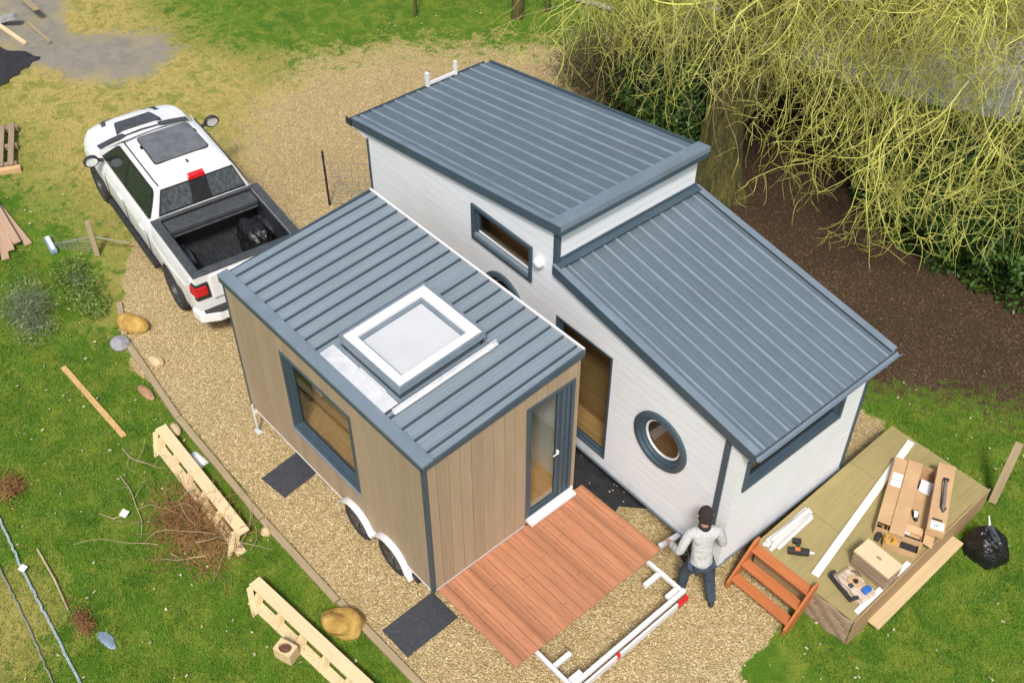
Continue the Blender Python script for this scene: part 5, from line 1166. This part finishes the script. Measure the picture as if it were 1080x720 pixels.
# top left corner
bw = thing('broken_frame', 'weathered broken wooden frame in the far left corner of the yard', 'timber frame', (-18.7, 2.6, 0))
mb = MB(); mb.beam((-1.0, .5, .1), (.2, .35, .35), .14, .06); mb.build('rail', M['oldwood'], bw)
mb = MB(); mb.beam((.1, -.1, .3), (-.5, -.55, .05), .14, .12); mb.build('rail', M['greystone'], bw)
mb = MB(); mb.beam((-.5, -.5, .1), (1.0, -.35, .05), .09, .06); mb.build('rail', M['pine'], bw)
mb = MB(); mb.beam((.15, .1, .05), (1.3, .1, .05), .06, .05); mb.build('rail', M['oldwood'], bw)
mb = MB(); NX = 14; vs = [(-1.1+2.2*i/NX+.05*math.sin(j*2), -.9+1.6*j/NX+.06*math.sin(i*1.3), .03+.025*(1+math.sin(i*1.7+j*.9))*(0 < i < NX and 0 < j < NX)) for j in range(NX+1) for i in range(NX+1)]
mb.add(vs, [(j*(NX+1)+i, j*(NX+1)+i+1, (j+1)*(NX+1)+i+1, (j+1)*(NX+1)+i) for j in range(NX) for i in range(NX)]); o = mb.build('groundsheet', M['tarp_and_shade'], smooth=True, loc=(-17.6, 1.15, 0), rot=(0, 0, .5)); tag(o, 'dark crumpled groundsheet at the far left edge of the yard', 'groundsheet')
# black sheeting bag in the pickup bed
mb = MB(); rr = []; NA, NB = 30, 8
for j in range(NB+1):
    t_ = j/NB; z = .48*math.sin(t_*PI/2)**.9; r = .33*math.cos(t_*PI/2*.92)**.5
    for i in range(NA):
        a = 2*PI*i/NA; f = 1+.12*math.sin(4*a+j)+.07*math.sin(9*a-j*1.7); rr.append((r*f*1.15*math.cos(a)-.12*t_, r*f*.8*math.sin(a), z+.02*math.sin(6*a+j)*(j > 0)))
mb.add(rr, [(j*NA+i, j*NA+(i+1) % NA, (j+1)*NA+(i+1) % NA, (j+1)*NA+i) for j in range(NB) for i in range(NA)]+[tuple(NB*NA+i for i in range(NA))])
_h = Vector((-.9928, .1197)); _l = Vector((-.1197, -.9928)); q = Vector((-9.07, 1.66))+_h*(-2.02)+_l*(-.46)
o = mb.build('refuse_sack', M['bag'], smooth=True, loc=(q.x, q.y, .755)); tag(o, 'shiny black plastic sack in the open bed of the white pickup', 'sack')
q = Vector((-9.07, 1.66))+_h*(-2.45)+_l*(.30)
mb = MB(); random.seed(3)
for k in range(6):
    y = -.28+k*.10; mb.tube([(-.15+random.uniform(-.05, .05)+.3*i/5, y+.03*math.sin(i*1.7+k), .03+.03*abs(math.sin(i+k))) for i in range(6)], .028, 6)
o = mb.build('crumpled_liner', plain('dusty_black_polythene', (.07, .075, .08), .25, 0, .6, 9, bump=.9, bs=18, bd=.04), smooth=True, loc=(q.x, q.y, .76), rot=(0, 0, .3)); tag(o, 'flat crumpled black sheeting near the tailgate in the pickup bed', 'plastic sheet')
# ------------------------------------------------------------------ plants
class TW:
    """many thin tapered tubes gathered in numpy"""
    def __init__(s): s.V = []; s.F = []; s.n = 0
    def tube(s, P, r0, r1, k=3):
        P = np.asarray(P, float); m = len(P); d = np.gradient(P, axis=0); d /= np.linalg.norm(d, axis=1)[:, None]+1e-9
        a = np.tile(np.array([.31, .53, .79]), (m, 1)); u = np.cross(d, a); u /= np.linalg.norm(u, axis=1)[:, None]+1e-9; w = np.cross(d, u)
        r = np.linspace(r0, r1, m)
        for q in range(k): pass
        ang = np.arange(k)*2*PI/k
        V = P[:, None]+(u[:, None]*np.cos(ang)[None, :, None]+w[:, None]*np.sin(ang)[None, :, None])*r[:, None, None]
        s.V.append(V.reshape(-1, 3)); i = np.arange(m-1)[:, None]*k; j = np.arange(k)[None]; jn = (j+1) % k
        s.F.append(np.stack([i+j, i+jn, i+k+jn, i+k+j], -1).reshape(-1, 4)+s.n); s.n += m*k
    def build(s, name, mat, parent=None):
        o = scatter_mesh(name, np.concatenate(s.V), np.concatenate(s.F), mat, None, None); o.parent = parent
        return o
def walk(p, d, L, n, wob_, grav, rs, zmin=.05):
    p = np.array(p, float); d = np.array(d, float); d /= np.linalg.norm(d); P = [p.copy()]; st = L/n; t = rs.randn(3)*wob_
    for i in range(n):
        t = t*.6+rs.randn(3)*wob_; d = d+t; d[2] -= grav; d /= np.linalg.norm(d); p = p+d*st
        if p[2] < zmin: p[2] = zmin+.03*rs.rand()
        P.append(p.copy())
    return np.array(P)
rs = np.random.RandomState(5)
TX, TY = -3.62, 9.75
wl = thing('willow_tree', 'big mossy willow with trailing yellow twigs overhanging the bark mulch', 'tree', (TX, TY, 0))
mb = MB(); tp = [(0, 0, -.1), (.0, .0, .35), (-.03, .05, 1.2), (-.1, .1, 2.3), (-.15, .15, 3.3), (-.1, .3, 4.4)]; rad = [.66, .46, .36, .34, .36, .30]
# fluted trunk
pts = [Vector(p) for p in tp]; K = 28; vs = []
fine = []; fr_r = []
for i in range(len(pts)-1):
    for k in range(6): t_ = k/6; fine.append(pts[i].lerp(pts[i+1], t_)); fr_r.append(rad[i]*(1-t_)+rad[i+1]*t_)
fine.append(pts[-1]); fr_r.append(rad[-1])
for i, (p, r) in enumerate(zip(fine, fr_r)):
    for k in range(K):
        a = 2*PI*k/K; f = 1+.10*math.sin(5*a+i*.15)+.06*math.sin(9*a-i*.2)+.03*math.sin(17*a+i); vs.append((p.x+r*f*math.cos(a), p.y+r*f*math.sin(a), p.z))
mb.add(vs, [(i*K+k, i*K+(k+1) % K, (i+1)*K+(k+1) % K, (i+1)*K+k) for i in range(len(fine)-1) for k in range(K)]); trunk = mb.build('trunk', M['bark'], wl, smooth=True)
mb = MB(); mb.tube([(.05, .15, 1.6), (.35, .5, 2.6), (.75, 1.0, 3.6), (1.1, 1.6, 4.6)], [.26, .24, .22, .17], 12); mb.build('limb', M['bark'], wl, smooth=True)
# limbs: start -> end relative to the base
limbs = [((-.1, .3, 4.0), (-1.6, .6, 5.6), .20), ((-.1, .3, 3.9), (.5, 2.6, 5.0), .22), ((-.1, .2, 3.6), (2.3, 2.6, 4.9), .20), ((-.1, .2, 3.4), (3.6, 1.6, 4.8), .18), ((-.1, .3, 4.3), (4.6, 3.2, 5.4), .17),
         ((-.15, .1, 3.2), (-1.9, -.3, 4.2), .13), ((-.1, .3, 4.2), (2.8, 4.8, 5.2), .15), ((-.1, .3, 4.4), (-.6, 3.5, 5.6), .15), ((-.1, .3, 4.4), (6.0, 2.2, 5.6), .16), ((-.1, .2, 3.7), (1.2, .5, 4.6), .12), ((-.1, .3, 4.4), (5.2, 5.0, 5.6), .13)]
tips = []
for a, b, r in limbs:
    a = Vector(a); b = Vector(b); P = []
    for i in range(9):
        t_ = i/8; p = a.lerp(b, t_); p.z += .55*math.sin(t_*PI)*.8; p += Vector((rs.randn(), rs.randn(), rs.randn()))*.07; P.append(p)
    mb = MB(); mb.tube(P, [r*(1-.75*i/8) for i in range(9)], 9); mb.build('limb', M['bark'], wl, smooth=True); tips.append(P)
cr = TW(); fol = TW(); br = TW()
for P in tips:
    Ls = (Vector(P[-1])-Vector(P[0])).length; nb = int(17*Ls**.5)
    for k in range(nb):
        i = rs.randint(2, 9); p = np.array(P[i]); ax = np.array(P[-1])-np.array(P[0]); ax /= np.linalg.norm(ax)
        d = ax*.7+rs.randn(3)*.75; d[2] = abs(d[2])*.35-.1
        B = walk(p, d, 1.3+1.9*rs.rand(), 12, .13, .055, rs, .7); cr.tube(B, .019, .006, 5)
        for q in range(15):
            j = rs.randint(2, 13); dd = rs.randn(3)*.8; dd[2] = -.2-.5*rs.rand()
            Tn = 11; Lt = .7+1.5*rs.rand(); zmin = .9 if B[j][2] > 1.4 else .5
            Q = walk(B[j], dd, Lt, Tn, .15, .22, rs, zmin); (br if q % 5 == 0 else cr).tube(Q, .006, .0025, 3)
            for z in range(4):
                jj = rs.randint(2, Tn); Q2 = walk(Q[jj], rs.randn(3)*.9+np.array([0, 0, -.35]), .25+.45*rs.rand(), 5, .22, .18, rs, zmin); cr.tube(Q2, .004, .002, 3)
# long hero streamers over the mulch and the evergreen
for k in range(120):
    x, y = (rs.uniform(1.2, 6.0), rs.uniform(-.3, 2.6)); z = 2.6+1.8*rs.rand()
    Q = walk((x, y, z), (.3*rs.randn(), -.35+.3*rs.randn(), -.5), 1.5+1.2*rs.rand(), 16, .12, .14, rs, 1.1); cr.tube(Q, .010, .004, 4)
    for z_ in range(12):
        jj = rs.randint(4, 16); Q2 = walk(Q[jj], rs.randn(3)*.8+np.array([0, 0, -.6]), .35+.5*rs.rand(), 7, .20, .14, rs, .9); cr.tube(Q2, .0055, .0025, 3)
cr.build('crown', M['twig'], wl); br.build('dead_twigs', M['twig2'], wl)

def leaves(n, ell, size, rs, flat=.0):
    """ell: list of (cx, cy, cz, rx, ry, rz); leaf quads near each lumpy shell"""
    Vs = []; per = n//len(ell)
    for (cx, cy, cz, rx, ry, rz) in ell:
        d = rs.randn(per, 3); d /= np.linalg.norm(d, axis=1)[:, None]; r = 1-.45*rs.rand(per)**2.0
        lump = 1+.13*np.sin(d[:, 0]*7+cx)+.10*np.sin(d[:, 1]*9+cy*2)+.09*np.sin(d[:, 2]*8+cz); r = r*lump
        c = np.array([cx, cy, cz])+d*np.array([rx, ry, rz])*r[:, None]; c[:, 2] = np.maximum(c[:, 2], .03)
        a = rs.randn(per, 3); a /= np.linalg.norm(a, axis=1)[:, None]; b = np.cross(a, d+rs.randn(per, 3)*.5); b /= np.linalg.norm(b, axis=1)[:, None]+1e-9
        s_ = size*(.6+.8*rs.rand(per))[:, None]
        Vs.append(np.stack([c-a*s_, c+b*s_*.45, c+a*s_, c-b*s_*.45], 1).reshape(-1, 3))
    V = np.concatenate(Vs); return V, np.arange(len(V)).reshape(-1, 4)
def bush(name, lab, cat, loc, ell, n, size, mat, stems, rs, grp=None, twigs=0, twigmat=None, th=1.0):
    t = thing(name, lab, cat, loc, group=grp)
    mb = MB()
    for k in range(stems):
        e = ell[k % len(ell)]; mb.tube([(e[0]*.2, e[1]*.2, 0), (e[0]*.6+rs.randn()*.05, e[1]*.6, e[2]*.6), (e[0], e[1], e[2]+e[5]*.5)], [.05, .035, .012], 6)
    if stems: mb.build('stems', M['bark'], t)
    if n:
        V, F = leaves(n, ell, size, rs); o = scatter_mesh('foliage', V, F, mat, None, None); o.parent = t
    if twigs:
        w = TW()
        for k in range(twigs):
            e = ell[rs.randint(len(ell))]; p = (e[0]*.5+rs.randn()*.1*e[3], e[1]*.5+rs.randn()*.1*e[4], .03); d = rs.randn(3); d[2] = abs(d[2])+.8
            L_ = (e[2]+e[5])*(.6+.5*rs.rand()); Q = walk(p, d+np.array([e[0], e[1], 0])*.5, L_, 9, .16, .02, rs, .03); w.tube(Q, .010*th, .004*th, 3)
            for z in range(5):
                jj = rs.randint(3, 9); Q2 = walk(Q[jj], rs.randn(3)+np.array([0, 0, .6]), L_*.45*rs.rand()+.1, 6, .25, .0, rs, .03); w.tube(Q2, .005*th, .0025*th, 3)
        o = w.build('twigs', twigmat, t)
    return t
# evergreen hedge under the willow, right
def hedge_ell(pts): return [(x, y, z, a, b, c) for x, y, z, a, b, c in pts]
bush('evergreen_hedge', 'dark green evergreen hedge under the trailing twigs at the right edge', 'hedge', (.9, 11.3, 0), [(-1.5, .3, .6, .8, .8, .75), (-.7, .1, .75, .9, .8, .9), (.1, .2, .8, .9, .8, 1.0), (.9, .3, .85, .9, .9, 1.0), (1.8, .6, 1.0, 1.1, 1.2, 1.25), (2.9, 1.1, 1.0, 1.2, 1.3, 1.3), (-2.3, .9, .6, .8, .8, .7), (-1.1, 1.4, .8, 1.1, .9, .8), (.6, 1.7, .9, 1.2, 1.0, .9), (2.2, 2.3, .9, 1.2, 1.0, .9)], 60000, .055, M['leaf'], 9, rs)
bush('evergreen_shrub', 'dark green evergreen shrub just behind the upper roof, left of the willow trunk', 'shrub', (-5.3, 10.3, 0), [(0, 0, .9, .9, .8, 1.0), (-.9, .3, .7, .9, .7, .8), (.7, -.1, 1.0, .6, .6, 1.1), (-.2, .9, .9, .9, .7, .9), (-1.6, .6, .45, .6, .5, .5)], 26000, .05, M['leaf'], 6, rs)
bush('bare_shrub', 'spreading leafless olive shrub between the upper roof and the gravel', 'shrub', (-7.3, 10.7, 0), [(0, 0, .8, 1.0, 1.0, .9), (-1.0, .2, .6, .8, .8, .7), (.9, .5, .9, .9, .9, .9), (-.2, 1.2, .8, 1.0, .9, .8)], 6000, .03, M['leaf2'], 0, rs, twigs=560, twigmat=M['drytwig'], th=1.4)
bush('bare_shrub', 'pale leafless shrub left of the willow crown, behind the spreading olive shrub', 'shrub', (-6.7, 13.0, 0), [(0, 0, 1.0, 1.0, 1.0, 1.0), (.9, .6, 1.1, 1.0, 1.0, 1.0), (1.9, .8, 1.0, 1.0, .9, 1.0)], 4000, .03, M['leaf2'], 0, rs, twigs=260, twigmat=M['twig2'], th=1.3)
bush('undergrowth', 'olive green undergrowth behind the willow trunk', 'undergrowth', (-2.6, 12.8, 0), [(0, -.2, .5, 1.3, .7, .6), (1.6, .3, .6, 1.3, .8, .8), (-1.4, .1, .4, 1.0, .6, .5), (3.2, 1.4, .8, 1.3, 1.2, 1.1), (4.8, 2.2, .9, 1.3, 1.3, 1.2), (6.3, 3.2, .9, 1.3, 1.3, 1.2)], 34000, .04, M['leaf2'], 0, rs, twigs=380, twigmat=M['twig'], th=1.0)
# low lawn plants
bush('grey_shrub', 'grey green wispy low shrub on the left lawn below the scrap heap', 'shrub', (-8.85, -1.55, 0), [(0, 0, .24, .55, .42, .28), (-.5, .2, .2, .4, .35, .25), (.45, -.1, .15, .4, .35, .2)], 1300, .018, M['heather'], 0, rs, twigs=170, twigmat=M['heather'], th=.5)
bush('low_green_shrub', 'low green shrub on the lawn near the leaning grey post', 'shrub', (-8.95, -.62, 0), [(0, 0, .14, .6, .35, .16), (.5, -.05, .1, .45, .3, .13), (-.5, .1, .1, .4, .3, .12)], 2600, .026, plain('fresh_green_leaves', (.08, .18, .02), .6, 0, .4, 5, bump=0, col2=(.20, .30, .05)), 0, rs, twigs=40, twigmat=M['heather'], th=.6)
bush('brown_clump', 'brown withered clump at the left edge where the rope starts', 'dead plant', (-5.55, -3.30, 0), [(0, 0, .08, .38, .3, .11)], 260, .016, M['brush'], 0, rs, twigs=70, twigmat=M['brush'], th=.8)
bush('brown_twig_clump', 'small brown twig clump beside the faded blue rag at the bottom left', 'dead plant', (-2.75, -3.52, 0), [(0, 0, .04, .32, .18, .06), (-.35, .03, .03, .3, .12, .05)], 260, .014, M['brush'], 0, rs, twigs=60, twigmat=M['brush'], th=.7)
# brushwood heap
t = thing('brushwood_heap', 'heap of dead brown brushwood beside the upper pine frame', 'brushwood', (-3.2, -1.72, 0)); w = TW()
for k in range(620):
    a = rs.rand()*2*PI; r = rs.rand()**.7; p = (r*.85*math.cos(a), r*.50*math.sin(a)+.05, .02+.13*(1-r)*rs.rand()); d = np.array([rs.randn(), rs.randn(), .25*rs.rand()])
    Q = walk(p, d, .2+.42*rs.rand(), 7, .20, .04, rs, .02); w.tube(Q, .0048, .0022, 3)
w.build('dead_twigs', M['brush'], t); w = TW()
for k in range(16):
    a = rs.rand()*2*PI; r = rs.rand(); p = (r*1.3*math.cos(a)+.3, r*.8*math.sin(a)-.1, .03+.16*rs.rand()); Q = walk(p, (rs.randn(), rs.randn(), .08), .5+.8*rs.rand(), 9, .14, .03, rs, .02); w.tube(Q, .0065, .003, 4)
w.build('pale_twigs', M['twig2'], t)
for i, (a, d, L_, lab) in enumerate((((-4.75, -2.02, .03), (1, -.25, .05), 1.3, 'long curved bare twig left of the upper pine frame'), ((-5.2, -1.75, .03), (.9, .12, .02), .9, 'short bare twig in the grass beyond the marker card'))):
    w = TW(); Q = walk(a, d, L_, 12, .10, .01, rs, .02); w.tube(Q, .010, .004, 5)
    for z in range(4): w.tube(walk(Q[3+2*z], (rs.randn(), rs.randn(), .2), .35, 6, .15, .02, rs, .02), .006, .003, 3)
    o = w.build('fallen_twig', M['twig2']); tag(o, lab, 'twig')
# slim trees at the far edge of the grass
def slim(x, y, r, lab, lean=0):
    t = thing('young_tree', lab, 'tree', (x, y, 0), group='young trees beyond the gravel')
    mb = MB(); mb.tube([(0, 0, -.05), (lean*.2, .02, .8), (lean*.5, 0, 2.2), (lean, .05, 3.8)], [r*1.25, r, r*.8, r*.3], 9); mb.build('trunk', M['bark'], t, smooth=True); w = TW()
    for k in range(60):
        z = 1.9+1.9*rs.rand(); Q = walk((lean*z/3.8, 0, z), (rs.randn(), rs.randn(), .8), .6+.6*rs.rand(), 8, .15, .0, rs); w.tube(Q, .012, .004, 3)
    w.build('crown', M['drytwig'], t)
slim(-11.25, 11.52, .13, 'thickest young tree trunk at the top edge, centre of the three')
slim(-12.9, 9.75, .035, 'thin young tree trunk at the top edge, left of the thickest one', .05)
slim(-11.0, 12.25, .045, 'thin young tree trunk at the top edge, just right of the thickest one')
mb = MB(); mb.tube([(-.5, -.1, .1), (0, 0, .12), (.5, .15, .1)], [.09, .08, .06], 9); o = mb.build('fallen_log', M['greystone'], smooth=True, loc=(-10.4, 13.2, 0)); tag(o, 'grey fallen log in the far grass beside the willow crown', 'log')
# ------------------------------------------------------------------ camera, light, world
cam = bpy.data.objects.new('camera', bpy.data.cameras.new('camera')); C.objects.link(cam); S.camera = cam
fw = Vector((-0.5420275, 0.48314147, -0.68759036)); rt = Vector((0.66475709, 0.74705904, 0.00089963)); up = Vector((-0.51410524, 0.45659294, 0.72609826))
mt = Matrix((rt, up, -fw)).transposed().to_4x4(); mt.translation = Vector((6.49343224, -4.45509633, 12.43351137)); cam.matrix_world = mt
cam.data.sensor_width = 36; cam.data.lens = 1151.86/1080*36; cam.data.shift_y = -(12.5)/1080; cam.data.clip_end = 2000; cam.data.clip_start = .1
sd = Vector((.42, -.42, .80)).normalized()
sun = bpy.data.objects.new('sun', bpy.data.lights.new('sun', 'SUN')); C.objects.link(sun); sun.data.energy = 2.6; sun.data.angle = R(10); sun.data.color = (1, .97, .92)
sun.rotation_euler = sd.to_track_quat('Z', 'Y').to_euler(); sun.location = (0, 0, 20)
W = bpy.data.worlds.new('World'); S.world = W; W.use_nodes = True
sky = W.node_tree.nodes.new('ShaderNodeTexSky'); sky.sky_type = 'NISHITA'; sky.sun_disc = False
sky.sun_elevation = math.asin(sd.z); sky.sun_rotation = math.atan2(sd.x, sd.y); sky.dust_density = 4; sky.air_density = 1; sky.ozone_density = 1
bg = W.node_tree.nodes['Background']; W.node_tree.links.new(sky.outputs[0], bg.inputs[0]); bg.inputs[1].default_value = .10
S.view_settings.view_transform = 'Standard'; S.view_settings.look = 'None'; S.view_settings.gamma = 1; S.view_settings.exposure = .46
S.cycles.max_bounces = 6; S.cycles.transparent_max_bounces = 8
try: S.cycles.use_denoising = True
except Exception: pass
